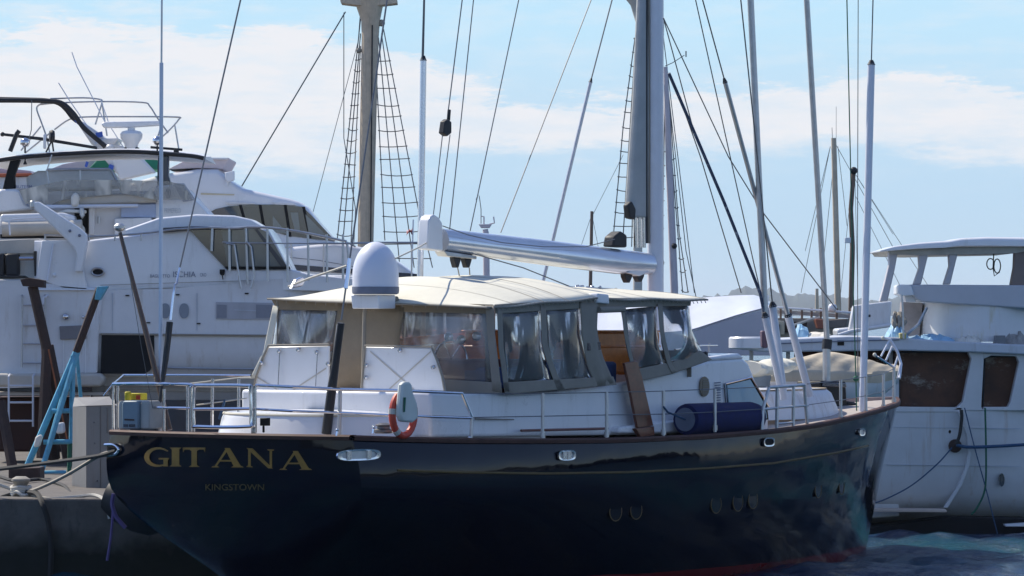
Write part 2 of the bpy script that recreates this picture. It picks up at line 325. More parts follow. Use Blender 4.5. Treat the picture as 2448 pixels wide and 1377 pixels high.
def hills(name, R, xs, hs, amp, a0, a1, n):
    mb = MB(); rows = []; rng = random.Random(5)
    base = [0]*(n+1)
    for i in range(n+1):
        base[i] = sum(math.sin(i*f+p)*g for f, p, g in ((.11, 1, .35), (.29, 2, .3), (.71, .5, .3), (1.7, 1.1, .3), (3.3, 2.2, .25)))+rng.uniform(-.3, .3)*(1 if R < 5000 else .8)
    for j, (dr, k) in enumerate(((0, 0), (15, .55), (40, .86), (70, 1), (140, .9), (260, 0)) if R < 5000 else ((0, 0), (60, .55), (160, .86), (280, 1), (500, .9), (900, 0))):
        row = []
        for i in range(n+1):
            t = a0+(a1-a0)*i/n; px = HX+F*math.tan(t) if abs(t) < 1.2 else 0
            h = (interp(px, xs, hs) if abs(t) < 1.2 and math.cos(t) > 0 else 14)+base[i]*amp*(.5+.5*k)
            if R > 5000: h = 4.2+(h-4.2)*3.76
            row.append(V(((R+dr)*math.sin(t), (R+dr)*math.cos(t), max(-1, h*k-(1 if k == 0 else 0)+rng.uniform(-.5, .5)*k*(1 if R < 5000 else 3)))))
        rows.append(row)
    mb.grid(rows); o = mb.build(name, hillm, kind='structure'); return o
hills('hills', 9000, [-3000, 1200, 1340, 1385, 1420, 1460, 1520, 1650, 1700, 1745, 1780, 1840, 1900, 1960, 2020, 2080, 2160, 2300, 2420, 2448, 2600, 4000],
      [14, 14, 15.5, 19, 17, 18, 15, 12, 13, 17, 19, 17.5, 16.5, 16, 13.5, 12, 12.2, 12.5, 18, 22, 16, 14], 2.2, -.6, .6, 1500)
hills('hills', 300, [0, 1], [14, 14], 5.0, math.pi-2.0, math.pi+2.0, 300)  # unseen dark hills behind the camera, put there to darken hull reflections
mb = MB(); mb.grid([[V((r_*math.sin(t), r_*math.cos(t), z)) for r_, z in ((292, -1), (292, 1.6), (300, 1.7))] for t in [math.pi-2+i*4/120 for i in range(121)]]); mb.build('added_shore_strip', mat('pale_shore_strip', (.45, .42, .38), .8, var=.3, scale=.3), kind='structure')  # unseen pale strip behind the camera, added to streak the hull's reflection
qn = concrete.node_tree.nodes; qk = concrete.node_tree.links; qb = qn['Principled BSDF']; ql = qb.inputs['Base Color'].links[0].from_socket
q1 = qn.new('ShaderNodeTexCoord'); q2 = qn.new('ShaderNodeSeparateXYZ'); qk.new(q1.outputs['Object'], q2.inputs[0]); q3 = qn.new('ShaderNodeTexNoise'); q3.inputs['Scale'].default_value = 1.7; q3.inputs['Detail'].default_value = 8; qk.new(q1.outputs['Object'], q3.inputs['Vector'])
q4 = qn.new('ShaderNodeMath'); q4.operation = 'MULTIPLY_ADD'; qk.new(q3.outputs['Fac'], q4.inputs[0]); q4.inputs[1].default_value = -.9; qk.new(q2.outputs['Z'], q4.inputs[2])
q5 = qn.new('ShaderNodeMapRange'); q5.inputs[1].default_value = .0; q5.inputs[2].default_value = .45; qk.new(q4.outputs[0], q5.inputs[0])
q6 = qn.new('ShaderNodeMix'); q6.data_type = 'RGBA'; qk.new(q5.outputs[0], q6.inputs[0]); q6.inputs[6].default_value = (.012, .015, .01, 1); qk.new(ql, q6.inputs[7]); qk.new(q6.outputs[2], qb.inputs['Base Color'])   # nearly black towards the foot of the wall, with a noisy edge
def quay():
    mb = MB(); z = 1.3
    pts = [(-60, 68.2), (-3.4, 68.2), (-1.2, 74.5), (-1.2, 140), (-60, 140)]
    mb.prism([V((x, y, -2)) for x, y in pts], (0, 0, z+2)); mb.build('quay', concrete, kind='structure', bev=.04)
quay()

def haze():
    m = bpy.data.materials.new('sea_haze'); m.use_nodes = True; N = m.node_tree.nodes; K = m.node_tree.links; N.clear()
    o = N.new('ShaderNodeOutputMaterial'); v = N.new('ShaderNodeVolumePrincipled'); v.inputs['Color'].default_value = (.78, .88, 1, 1); v.inputs['Density'].default_value = .00005; v.inputs['Anisotropy'].default_value = .2
    K.new(v.outputs[0], o.inputs['Volume']); mb = MB(); mb.box((-12600, -12600, -3), (12600, 12600, 75)); mb.build('haze', m, kind='stuff', smooth=False)
haze()
# ================================================================ the big dark-hulled yacht
yt = thing('sailing_yacht', L(0, 0, 0), 'large dark-hulled sailing yacht lettered GITANA on its stern, cream awning over its cockpit', 'sailing yacht')
BA = [0, 1, 2, 5, 9, 12, 14, 15.5, 16.5, 17.2, 17.6]; BB = [2.33, 2.42, 2.48, 2.6, 2.6, 2.33, 1.88, 1.32, .78, .32, .03]
LEN = 17.6
def sm(xs, ys, x):      # smooth interpolation
    i = max(0, min(len(xs)-2, int(np.searchsorted(xs, x)-1))); h = xs[i+1]-xs[i]; t = min(1, max(0, (x-xs[i])/h))
    def sl(j):
        if j == 0 or j == len(xs)-1:
            j0 = max(0, j-1); j1 = min(len(xs)-1, j+1); return (ys[j1]-ys[j0])/(xs[j1]-xs[j0])
        return .5*((ys[j+1]-ys[j])/(xs[j+1]-xs[j])+(ys[j]-ys[j-1])/(xs[j]-xs[j-1]))
    return (2*t**3-3*t*t+1)*ys[i]+(t**3-2*t*t+t)*h*sl(i)+(-2*t**3+3*t*t)*ys[i+1]+(t**3-t*t)*h*sl(i+1)
def BM(a): return sm(BA, BB, a)
SX = [818, 880, 1100, 1300, 1500, 1700, 1850, 1950, 2050, 2110, 2152]; SY = [1043, 1046, 1051, 1052, 1050, 1041, 1029, 1016, 994, 977, 962]
def _sheer(a):
    p = L(a, BM(a), 2.4); px = proj(p)[0]; y = interp(px, SX, SY); return ZC-(y-HY)*p.y/F
_SA = [i*LEN/24 for i in range(25)]; _SZ = [_sheer(a) for a in _SA]
_SZ[-1] = _SZ[-3]+.06; _SZ[-2] = _SZ[-3]+.04
def ZS(a): return sm(_SA, _SZ, a)
VT = [0, .08, .16, .28, .4, .5, .6, .7, .8, .9, 1]
G0 = [1, 1.035, 1.055, 1.03, .86, .66, .45, .27, .12, .04, .02]
G1 = [1, 1.012, 1.012, .995, .972, .945, .905, .84, .73, .48, .02]
G2 = [1, .95, .89, .80, .71, .63, .55, .47, .39, .28, .03]
def HP(a, v, side=1):
    t = a/LEN; w0 = max(0, 1-t/.42)**1.3; w2 = max(0, (t-.5)/.5)**1.5; w1 = 1-w0-w2
    g = w0*sm(VT, G0, v)+w1*sm(VT, G1, v)+w2*sm(VT, G2, v)
    zd = ZS(a); z = zd-v*(zd+.7)
    sh = max(0, 1-t/.35)**1.5*(.5*v**2.2*3.1)-max(0, (t-.72)/.28)**1.6*.34*(zd-z)*1.05
    return L(a+sh, side*BM(a)*g, z)
def transom(s, z):      # curved stern
    zd = ZS(0); v = min(1, max(0, (zd-z)/(zd+.7))); hb = BM(0)*sm(VT, G0, v)
    return L(.5*v**2.2*3.1-.34*max(0, 1-(s/max(hb, .05))**2)*min(1, hb/1.2), s, z)
hb = MB(); vv = [i/22 for i in range(23)]; aa = [LEN*(i/70) for i in range(71)]
for sd_ in (1, -1): hb.grid([[HP(a, v, sd_) for v in vv] for a in aa])
rows = []
for v in vv:
    h = BM(0)*sm(VT, G0, v); zd = ZS(0); z = zd-v*(zd+.7); rows.append([transom(-h+2*h*k/24, z) for k in range(25)])
hb.grid(rows)
hullm = bpy.data.materials.new('dark_hull_paint'); hullm.use_nodes = True; N = hullm.node_tree.nodes; K = hullm.node_tree.links; b = N['Principled BSDF']
tc = N.new('ShaderNodeTexCoord'); sp = N.new('ShaderNodeSeparateXYZ'); K.new(tc.outputs['Object'], sp.inputs[0])
nz = N.new('ShaderNodeTexNoise'); nz.inputs['Scale'].default_value = .8; nz.inputs['Detail'].default_value = 3; K.new(tc.outputs['Object'], nz.inputs['Vector'])
ad = N.new('ShaderNodeMath'); ad.operation = 'MULTIPLY_ADD'; K.new(nz.outputs['Fac'], ad.inputs[0]); ad.inputs[1].default_value = .1; K.new(sp.outputs['Z'], ad.inputs[2])
r = N.new('ShaderNodeMapRange'); r.inputs[1].default_value = .22; r.inputs[2].default_value = .25; K.new(ad.outputs[0], r.inputs[0])
mx = N.new('ShaderNodeMix'); mx.data_type = 'RGBA'; K.new(r.outputs[0], mx.inputs[0]); mx.inputs[6].default_value = (.16, .01, .012, 1); mx.inputs[7].default_value = (.0006, .0025, .009, 1)
K.new(mx.outputs[2], b.inputs['Base Color']); b.inputs['Roughness'].default_value = .07; b.inputs['Specular IOR Level'].default_value = .28
n2 = N.new('ShaderNodeTexNoise'); n2.inputs['Scale'].default_value = .9; n2.inputs['Detail'].default_value = 3; K.new(tc.outputs['Object'], n2.inputs['Vector'])
bp = N.new('ShaderNodeBump'); bp.inputs['Strength'].default_value = .55; bp.inputs['Distance'].default_value = .05; K.new(n2.outputs['Fac'], bp.inputs['Height']); K.new(bp.outputs[0], b.inputs['Normal'])
hb.build('hull', hullm, yt, weld=True, ang=1.0)
# deck and rail cap
mb = MB(); mb.grid([[L(a, BM(a)*k*.97, ZS(a)-.07+.05*(1-k*k)) for k in (-1, -.6, -.2, .2, .6, 1)] for a in aa]); mb.build('deck', deckm, yt)
def cap(side, a0=0, a1=LEN, n=60):
    rs = []
    for i in range(n+1):
        a = a0+(a1-a0)*i/n; b0, z = BM(a), ZS(a); rs.append([L(a, side*(b0+dx), z+dz) for dx, dz in ((.045, -.05), (.055, 0), (.03, .025), (-.08, .025), (-.1, -.04))])
    return MB().grid(rs, True)
for sd_ in (1, -1): cap(sd_).build('rail_cap', railcap if sd_ > 0 else railcap_w, yt)
rs = []
for k in range(25):
    s = -BM(0)+2*BM(0)*k/24; p = transom(s, ZS(0)); rs.append([p-DD*dx+V((0, 0, dz)) for dx, dz in ((.05, -.05), (.06, 0), (.03, .025), (-.09, .025), (-.1, -.04))])
MB().grid(rs, True).build('rail_cap', railcap, yt)
# solve a point on the hull surface that is seen at a given place
def onhull(px, py, out=.012):
    a, v = 8.0, .2
    a = interp(px, [818, 1063, 1388, 1756, 1979, 2092, 2149], [0, 2, 5, 9, 12, 14, 15.5])
    for _ in range(40):
        p = HP(a, v); x, y = proj(p); e = .01
        x1, y1 = proj(HP(a+e, v)); x2, y2 = proj(HP(a, v+e))
        A_ = np.array([[(x1-x)/e, (x2-x)/e], [(y1-y)/e, (y2-y)/e]]); d = np.linalg.lstsq(A_, np.array([px-x, py-y]), rcond=None)[0]
        a = min(LEN-.02, max(.01, a+max(-1, min(1, d[0])))); v = min(.99, max(.002, v+max(-.1, min(.1, d[1]))))
    e = .01; p = HP(a, v); n = (HP(a+e, v)-p).cross(HP(a, v+e)-p).normalized()
    if n.dot(SD) < 0: n = -n
    return p+n*out, n
def ontransom(px, py, out=.008):
    s, z = (px-545)/128, 1.9
    for _ in range(25):
        p = transom(s, z); x, y = proj(p); e = .004; x1, y1 = proj(transom(s+e, z)); x2, y2 = proj(transom(s, z+e))
        A_ = np.array([[(x1-x)/e, (x2-x)/e], [(y1-y)/e, (y2-y)/e]])
        try: d = np.linalg.solve(A_, np.array([px-x, py-y]))
        except Exception: break
        s += max(-.2, min(.2, d[0])); z += max(-.2, min(.2, d[1]))
    p = transom(s, z); n = (transom(s+.01, z)-p).cross(transom(s, z+.01)-p).normalized()
    if n.dot(DD) > 0: n = -n
    return p+n*out
# gold lettering with flared serifs, each glyph cut out of quads in a unit box
def arc(cx, cy, rx, ry, t0, t1, w0, w1, n=14):
    q = []
    for i in range(n):
        pts = []
        for t, k in ((t0+(t1-t0)*i/n, i/n), (t0+(t1-t0)*(i+1)/n, (i+1)/n)):
            w = w0+(w1-w0)*math.sin(math.pi*k); pts.append(((cx+rx*math.cos(t), cy+ry*math.sin(t)), (cx+(rx-w)*math.cos(t), cy+(ry-w*.75)*math.sin(t))))
        q.append([pts[0][0], pts[0][1], pts[1][1], pts[1][0]])
    return q
def stem(x0, x1, wb, wm, y0=0, y1=1):      # flared stem
    return [[(x0-wb, y0), (x0+wb, y0), (x0+(x1-x0)*.12+wm, y0+.1*(y1-y0)), (x0+(x1-x0)*.12-wm, y0+.1*(y1-y0))],
            [(x0+(x1-x0)*.12-wm, y0+.1*(y1-y0)), (x0+(x1-x0)*.12+wm, y0+.1*(y1-y0)), (x0+(x1-x0)*.88+wm, y0+.9*(y1-y0)), (x0+(x1-x0)*.88-wm, y0+.9*(y1-y0))],
            [(x0+(x1-x0)*.88-wm, y0+.9*(y1-y0)), (x0+(x1-x0)*.88+wm, y0+.9*(y1-y0)), (x1+wb, y1), (x1-wb, y1)]]
GL = {'G': arc(.55, .5, .55, .5, math.radians(38), math.radians(322), .06, .21)+stem(.9, .9, .1, .09, .03, .46)+[[(.62, .46), (1.04, .46), (1.04, .38), (.62, .38)]],
      'I': stem(.5, .5, .42, .27),
      'T': stem(.5, .5, .24, .12, 0, .92)+[[(0, 1), (1, 1), (.98, .9), (.02, .9)], [(0, 1), (.02, .76), (.07, .9), (.05, 1)], [(1, 1), (.98, .76), (.93, .9), (.95, 1)]],
      'A': [[(.08, 0), (.14, 0), (.53, .92), (.47, 1)], [(.42, 1), (.58, 1), (.95, .0), (.72, .0)], [(.24, .3), (.76, .3), (.74, .38), (.27, .38)], [(0, 0), (.25, 0), (.2, .06), (.05, .06)], [(.62, 0), (1.02, 0), (.96, .07), (.7, .07)]],
      'N': [[(.06, 0), (.15, 0), (.15, .93), (.06, .93)], [(.0, 1), (.22, 1), (.95, 0), (.78, 0)], [(.84, .05), (.92, .05), (.92, 1), (.84, 1)], [(0, 0), (.22, 0), (.2, .06), (.02, .06)], [(.76, 1), (1, 1), (.98, .94), (.78, .94)]]}
for ch, x0, x1, y0, y1 in (('G', 346, 404, 1069, 1116), ('I', 404, 437, 1070, 1115), ('T', 438, 492, 1070, 1116), ('A', 506, 582, 1071, 1117), ('N', 590, 656, 1073, 1118), ('A', 668, 745, 1078, 1123)):
    mb = MB()
    for k, q in enumerate(GL[ch]): mb.add([ontransom(x0+(x1-x0)*u, y1+(y0-y1)*w_+(4 if ch == 'N' else 0)*(u-.5), .006+.0008*k) for u, w_ in q], [(0, 1, 2, 3)])
    o = mb.build('letter', gold, yt, smooth=False, label=f'gold letter {ch} of the yacht name', solid=.003); del o['label']
o = lettering('home_port_lettering', 'KINGSTOWN', lambda x, y: ontransom(x, y, .008), 492, 1157, 632, 1172, dgold, yt)
# cove line
pts = [onhull(x, interp(x, [950, 1100, 1300, 1500, 1700, 1850, 2000, 2090], [1124, 1129, 1132, 1129, 1119, 1107, 1082, 1062]), .006)[0] for x in range(950, 2100, 25)]
mb = MB(); mb.grid([[p+V((0, 0, .016)), p-V((0, 0, .016))] for p in pts]); mb.build('cove_line', dgold, yt, solid=.006)
pts = [onhull(x, interp(x, [1000, 1400, 1750, 1900, 2020], [1172-2, 1182, 1180, 1165, 1150])+0, .004)[0] for x in range(0)]
# hull fittings
def plate(px, py, w, h, m, name, rim=None, out=.02, n=20, sq=3.0, parent=None, t=.02):
    p, nn = onhull(px, py, out) if px > 780 else (ontransom(px, py, out), None)
    if nn is None: nn = -DD.copy()
    u = nn.cross(V((0, 0, 1))).normalized()*-1; v_ = u.cross(nn)*-1; v_ = V((0, 0, 1))
    pts = []
    for i in range(n):
        t_ = 2*math.pi*i/n; c, s_ = math.cos(t_), math.sin(t_)
        pts.append(p+u*w/2*math.copysign(abs(c)**(2/sq), c)+v_*h/2*math.copysign(abs(s_)**(2/sq), s_))
    return pts, nn
def fairlead(px, py, wpx, hpx, dark, roll=0):
    p, nn = onhull(px, py); sc = p.y/F; fs = max(.35, abs(V((nn.y, -nn.x, 0)).normalized().x))
    w_, h_ = wpx*sc/fs, hpx*sc
    pts, nn = plate(px, py, w_, h_, steel, '', out=.015)
    ip, _ = plate(px, py, w_*.82, h_*.7, hole, '', out=.02)
    n = len(pts); mb = MB(); mb.add(pts+[q+nn*.03 for q in pts]+[q+nn*.022 for q in ip]+[q-nn*.01 for q in ip], [(i, (i+1) % n, (i+1) % n+n, i+n) for i in range(n)]+[(i+n, (i+1) % n+n, (i+1) % n+2*n, i+2*n) for i in range(n)]+[(i+2*n, (i+1) % n+2*n, (i+1) % n+3*n, i+3*n) for i in range(n)])
    fo = mb.build('fairlead', steel, yt)
    MB().add([q+nn*.004 for q in ip], [tuple(range(n))]).build('opening', dark, fo)
    if roll:
        u = nn.cross(V((0, 0, 1))).normalized()
        for k in roll: MB().tube([p+u*w_*k-V((0, 0, h_*.38))+nn*.02, p+u*w_*k+V((0, 0, h_*.38))+nn*.02], .045, 12).build('roller', steel, fo)
    return fo
fairlead(851, 1089, 100, 27, alu, (-.22, .24)); fairlead(1351, 1089, 42, 25, alu, (-.1, .15)); fairlead(1834, 1057, 28, 22, hole); fairlead(2056, 1032, 17, 18, alu)
p = ontransom(272, 1075, .0)
mb = MB(); mb.tube(tcurve([ontransom(254, 1063, .03), ontransom(278, 1064, .04), ontransom(289, 1075, .04), ontransom(278, 1087, .04), ontransom(250, 1088, .03)]), .022, 8); fo = mb.build('fairlead', steel, yt)
MB().add([ontransom(x, y, .006) for x, y in ((256, 1066), (280, 1066), (286, 1075), (280, 1085), (256, 1085))], [(0, 1, 2, 3, 4)]).build('opening', hole, fo)
for px, py, h in ((1471, 1222, 46), (1520, 1219, 44), (1711, 1205, 44), (1763, 1199, 46), (1799, 1194, 44), (1955, 1170, 40), (2011, 1163, 38)):
    pt, nn = onhull(px, py); sc = pt.y/F; r_ = h*sc/2
    rim, _ = plate(px, py, 2*r_, 2*r_, None, '', out=.008, sq=2); n = len(rim); c = sum(rim, V())/n
    mb = MB(); mb.tube(rim+[rim[0]], .008, 6, caps=False); ph = mb.build('porthole', dgold, yt)
    MB().add([c+(q-c)*.97 for q in rim], [tuple(range(n))]).build('pane', hullm, ph)
# ---------------------------------------------------------------- low trunk aft, coachroof and wheelhouse sides
mb = MB(); n = 48; base = []; top = []
def trunk_pt(t, k, z):
    c, s_ = math.cos(t), math.sin(t); return L(2.55-1.75*k*math.copysign(abs(c)**(2/2.5), c), 1.78*k*math.copysign(abs(s_)**(2/2.5), s_), z)
ring = []
for k, z in ((1.0, 2.3), (.955, 2.66), (.94, 2.72), (.9, 2.745), (.3, 2.78)):
    row = []
    for i in range(25): row.append(trunk_pt(-math.pi/2+math.pi*i/24, k, z))
    f = 1.78*k; row = [L(5.2, -f, z)]+row+[L(5.2, f, z)]; ring.append(row)
mb.grid(ring); mb.build('aft_trunk', white, yt, ang=1.1)
mb = MB(); edge = [ring[2][i] for i in range(len(ring[2]))]; mb.tube(edge, .022, 6); mb.build('trunk_moulding', cream, yt)
# long white coaming of the coachroof, starboard face traced then carried across to port
cz = lambda x, y: W(x, y, 3.0, 2.02, 12, 1.72)
side = [(1030, 937), (1225, 941), (1330, 935), (1450, 921), (1560, 900), (1640, 881), (1692, 862), (1776, 856), (1790, 868), (1838, 985), (1838, 1035), (1030, 1046)]
ov = -SD*3.7
mb = MB(); mb.prism([cz(x, y) for x, y in side], ov); mb.build('coachroof', white, yt, bev=.05, bseg=3)
mb = MB(); mb.prism([cz(x, y)+SD*.01 for x, y in ((1690, 862), (1700, 853), (1766, 845), (1780, 857))], ov*.985); mb.build('coachroof_top', white, yt, bev=.03)
# lower blister/step and grab rail
mb = MB(); mb.prism([cz(x, y)+SD*.16 for x, y in ((1460, 1035), (1462, 1020), (1600, 1004), (1640, 1010), (1640, 1033))], -SD*.2); mb.build('deck_step', white, yt, bev=.03)
mb = MB(); mb.tube([cz(1233, 1029)+SD*.1, cz(1440, 1024)+SD*.1], .02, 8); mb.build('boathook', mahog, yt)
mb = MB(); mb.tube([cz(1130, 1001)+SD*.05, cz(1222, 1003)+SD*.05], .018, 6, r2=.01); mb.build('vent_strip', greyc, yt)
# windscreen pane with pale blind, oval port, louvre
mb = MB(); mb.prism([cz(x, y)+SD*.012 for x, y in ((1730, 917), (1792, 902), (1832, 968), (1836, 1003), (1738, 1006))], -SD*.02); o = mb.build('side_window', black, yt)
mb = MB(); mb.prism([cz(x, y)+SD*.03 for x, y in ((1735, 921), (1790, 907), (1826, 969), (1830, 1000), (1742, 1002))], -SD*.02); mb.build('pane', lblue, o)
mb = MB(); mb.tube([cz(x, y)+SD*.03 for x, y in ((1738, 1004), (1730, 917), (1792, 902), (1834, 972))], .018, 6); mb.build('window_frame', steel, o)
c = cz(1680, 924)+SD*.02; rim = [c+DD*.13*math.cos(t)+V((0, 0, .16*math.sin(t))) for t in [i*math.pi/10 for i in range(20)]]
mb = MB(); mb.prism(rim, SD*.025); o = mb.build('oval_port', brownc, yt, bev=.006)
mb = MB()
for k in range(7): mb.prism([c+DD*w_*.5+V((0, 0, -.11+k*.036+dz))+SD*.027 for w_, dz in ((-.16, 0), (.16, 0), (.16, .014), (-.16, .014))], SD*.012)
mb.build('louvre', greyc, o)
mb = MB()
for k in range(11):
    y = 914+k*6; mb.prism([cz(x, yy)+SD*.02 for x, yy in ((1706, y), (1719, y-1), (1719, y+1.6), (1706, y+2.6))], SD*.012)
mb.build('vent_louvre', textg, yt)
# ---------------------------------------------------------------- weather boards across the stern of the cockpit
def board(pts, trim):
    mb = MB(); mb.prism([A(x, y, 2.62) for x, y in pts], DD*.05); o = mb.build('weather_board', white, yt, bev=.012)
    mb = MB(); mb.tube([A(x, y, 2.6) for x, y in trim], .018, 6); mb.build('trim', greyc, o); return o
def knob(o, x, y, a=2.58, r=.035):
    mb = MB(); mb.lathe([(r, 0), (r, .03), (r*.6, .05)], A(x, y, a), -DD, 10); mb.build('knob', steel, o)
b1 = board([(600, 992), (600, 950), (612, 900), (628, 856), (642, 829), (785, 827), (782, 992)], [(600, 990), (600, 950), (612, 900), (628, 856), (642, 826), (786, 824)])
b2 = board([(858, 992), (862, 950), (873, 829), (1030, 832), (1044, 862), (1056, 900), (1064, 945), (1066, 992)], [(858, 990), (862, 950), (873, 826), (1031, 829), (1045, 862), (1057, 900), (1065, 945), (1067, 992)])
for o, l in ((b1, (((612, 900), (750, 985)), ((780, 880), (620, 985)), )), (b2, (((885, 840), (1050, 985)), ((1030, 840), (870, 985))))):
    for (x0, y0), (x1, y1) in l:
        d = V((0, 0, .012)); mb = MB(); mb.add([A(x0, y0, 2.612)+d, A(x0, y0, 2.612)-d, A(x1, y1, 2.612)-d, A(x1, y1, 2.612)+d], [(0, 1, 2, 3)]); mb.build('brace_line', beige, o)
for (x0, y0), (x1, y1) in (((669, 840), (663, 962)), ((759, 842), (752, 964))):
    knob(b1, x0, y0); knob(b1, x1, y1); mb = MB(); mb.tube([A(x0, y0, 2.55), A(x1, y1, 2.55)], .009, 6); mb.build('rod', steel, b1)
for x, y in ((715, 836), (627, 868), (786, 870)): knob(b1, x, y)
for x, y in ((878, 873), (877, 902), (958, 838), (1037, 878)): knob(b2, x, y)
mb = MB(); mb.prism([A(x, y, 2.9) for x, y in ((783, 930), (865, 930), (862, 1000), (783, 1000))], DD*.05); mb.build('companion_step', white, yt, bev=.02)
# ---------------------------------------------------------------- cockpit enclosure: canvas and clear vinyl
AF = 3.42
def sheet(name, fn, pts, m, n, off=0, th=.02, parent=yt, **k):
    mb = MB(); mb.prism([fn(x, y)+n*off for x, y in pts], n*th); return mb.build(name, m, parent, smooth=False, **k)
fa = lambda x, y: A(x, y, AF)
fs_ = lambda x, y: W(x, y, 3.4, 2.12, 9, 2.0)
enc = []
def bent(name, fn, quad, m, n, bow=.0, nx=10, ny=10, th=.006, off=0):
    """sheet hanging between four edges, bowed outwards; quad = [tl, tr, br, bl] as polylines left/right"""
    (lx), (rx) = quad; rows = []
    for j in range(ny+1):
        v = j/ny
        def at(poly):
            t = v*(len(poly)-1); i = min(len(poly)-2, int(t)); f = t-i; return (poly[i][0]*(1-f)+poly[i+1][0]*f, poly[i][1]*(1-f)+poly[i+1][1]*f)
        a_, b_ = at(lx), at(rx); row = []
        for i in range(nx+1):
            u = i/nx; p = fn(a_[0]+(b_[0]-a_[0])*u, a_[1]+(b_[1]-a_[1])*u)
            row.append(p+n*(off+bow*math.sin(math.pi*u)*math.sin(math.pi*v)+.012*math.sin(9*u+5*v)*(bow > 0)))
        rows.append(row)
    mb = MB(); mb.grid(rows); return mb.build(name, m, yt, solid=th)
bent('clear_window', fa, ([(668, 735), (640, 905)], [(818, 735), (792, 930)]), vinyl, -DD, .05)
bent('clear_window', fa, ([(960, 737), (950, 920)], [(1168, 746), (1182, 922)]), vinyl, -DD, .05)
bent('canvas_panel', fa, ([(812, 715), (786, 935)], [(968, 735), (952, 830), (868, 930)]), brownc, -DD, .04, off=.012)
bent('canvas_panel', fa, ([(648, 712), (664, 740)], [(1180, 728), (1180, 750)]), brownc, -DD, 0, off=.014)
bent('canvas_edge', fa, ([(655, 730), (632, 840), (600, 905)], [(668, 733), (648, 840), (616, 905)]), cream, -DD, 0, off=.02)
bent('canvas_post', fa, ([(1163, 730), (1168, 800), (1180, 935)], [(1184, 730), (1186, 800), (1202, 938)]), greyc, -DD, 0, off=.025)
bent('canvas_sill', fa, ([(1040, 905), (1050, 938)], [(1200, 915), (1202, 942)]), greyc, -DD, 0, off=.02)
# starboard side
bent('clear_window', fs_, ([(1192, 742), (1196, 830), (1206, 920)], [(1292, 736), (1298, 830), (1314, 920)]), vinyl, SD, .06)
bent('clear_window', fs_, ([(1298, 736), (1302, 830), (1322, 920)], [(1386, 730), (1392, 800), (1420, 915)]), vinyl, SD, .06)
bent('clear_window', fs_, ([(1484, 740), (1494, 820), (1514, 890)], [(1568, 732), (1576, 820), (1592, 875)]), vinyl, SD, .1)
bent('clear_window', fs_, ([(1572, 732), (1580, 820), (1596, 875)], [(1646, 727), (1656, 790), (1684, 858)]), vinyl, SD, .16)
bent('canvas_valance', fs_, ([(1180, 728), (1182, 750)], [(1426, 712), (1426, 735)]), greyc, SD, 0, off=.02)
bent('canvas_valance', fs_, ([(1426, 712), (1426, 737)], [(1650, 714), (1648, 731)]), greyc, SD, 0, off=.02)
bent('canvas_post', fs_, ([(1184, 730), (1188, 830), (1202, 935)], [(1196, 730), (1200, 830), (1214, 937)]), greyc, SD, 0, off=.03)
bent('canvas_post', fs_, ([(1288, 730), (1292, 830), (1312, 890), (1330, 935)], [(1301, 730), (1306, 830), (1326, 890), (1348, 935)]), greyc, SD, 0, off=.03)
bent('canvas_flap', fs_, ([(1382, 722), (1384, 800), (1398, 870), (1422, 925)], [(1425, 722), (1424, 790), (1436, 850), (1462, 915)]), greyc, SD, .04, off=.035)
bent('canvas_post', fs_, ([(1481, 742), (1487, 800), (1500, 860), (1516, 905)], [(1488, 742), (1495, 800), (1508, 860), (1526, 903)]), greyc, SD, 0, off=.04)
bent('canvas_post', fs_, ([(1566, 726), (1572, 800), (1588, 868), (1600, 893)], [(1577, 726), (1582, 800), (1598, 866), (1612, 890)]), greyc, SD, 0, off=.05)
bent('canvas_sill', fs_, ([(1200, 914), (1204, 943)], [(1462, 900), (1470, 920)]), greyc, SD, 0, off=.03)
bent('canvas_sill', fs_, ([(1508, 884), (1520, 912)], [(1600, 866), (1606, 893)]), greyc, SD, .0, off=.04)
bent('canvas_sill', fs_, ([(1598, 868), (1604, 893)], [(1670, 838), (1697, 860)]), greyc, SD, .0, off=.04)
mb = MB(); mb.tube([fs_(1424, 741)+SD*.06, fs_(1483, 739)+SD*.06], .05, 10); mb.build('rolled_flap', greyc, yt)
mb = MB(); mb.prism([fs_(x, y)+SD*.05 for x, y in ((1398, 820), (1428, 818), (1428, 836), (1398, 838))], SD*.015); mb.build('flap_strap', navyp, yt)
# port side canvas with windows, seen through
fp = lambda x, y: W(x, y, 3.4, -2.1, 9, -1.95)
def rectz(a0, a1, s, z0, z1): return [L(a0, s, z0), L(a1, s, z0), L(a1, s, z1), L(a0, s, z1)]
for a0, a1, m_ in ((3.42, 5.1, vinyl), (5.2, 6.9, vinyl), (7.0, 8.7, vinyl)):
    mb = MB(); mb.prism(rectz(a0, a1, -2.05, 3.35, 4.32), SD*.006); mb.build('clear_window', m_, yt, smooth=False)
for a0 in (3.4, 5.1, 6.9, 8.7):
    mb = MB(); mb.prism(rectz(a0, a0+.1, -2.06, 3.1, 4.4), SD*.02); mb.build('canvas_post', greyc, yt, smooth=False)
mb = MB(); mb.prism([L(8.8, -2.0, 3.2), L(8.8, 1.9, 3.2), L(8.8, 1.9, 3.62), L(8.8, -2.0, 3.62)], DD*.02); mb.build('canvas_sill', greyc, yt, smooth=False)
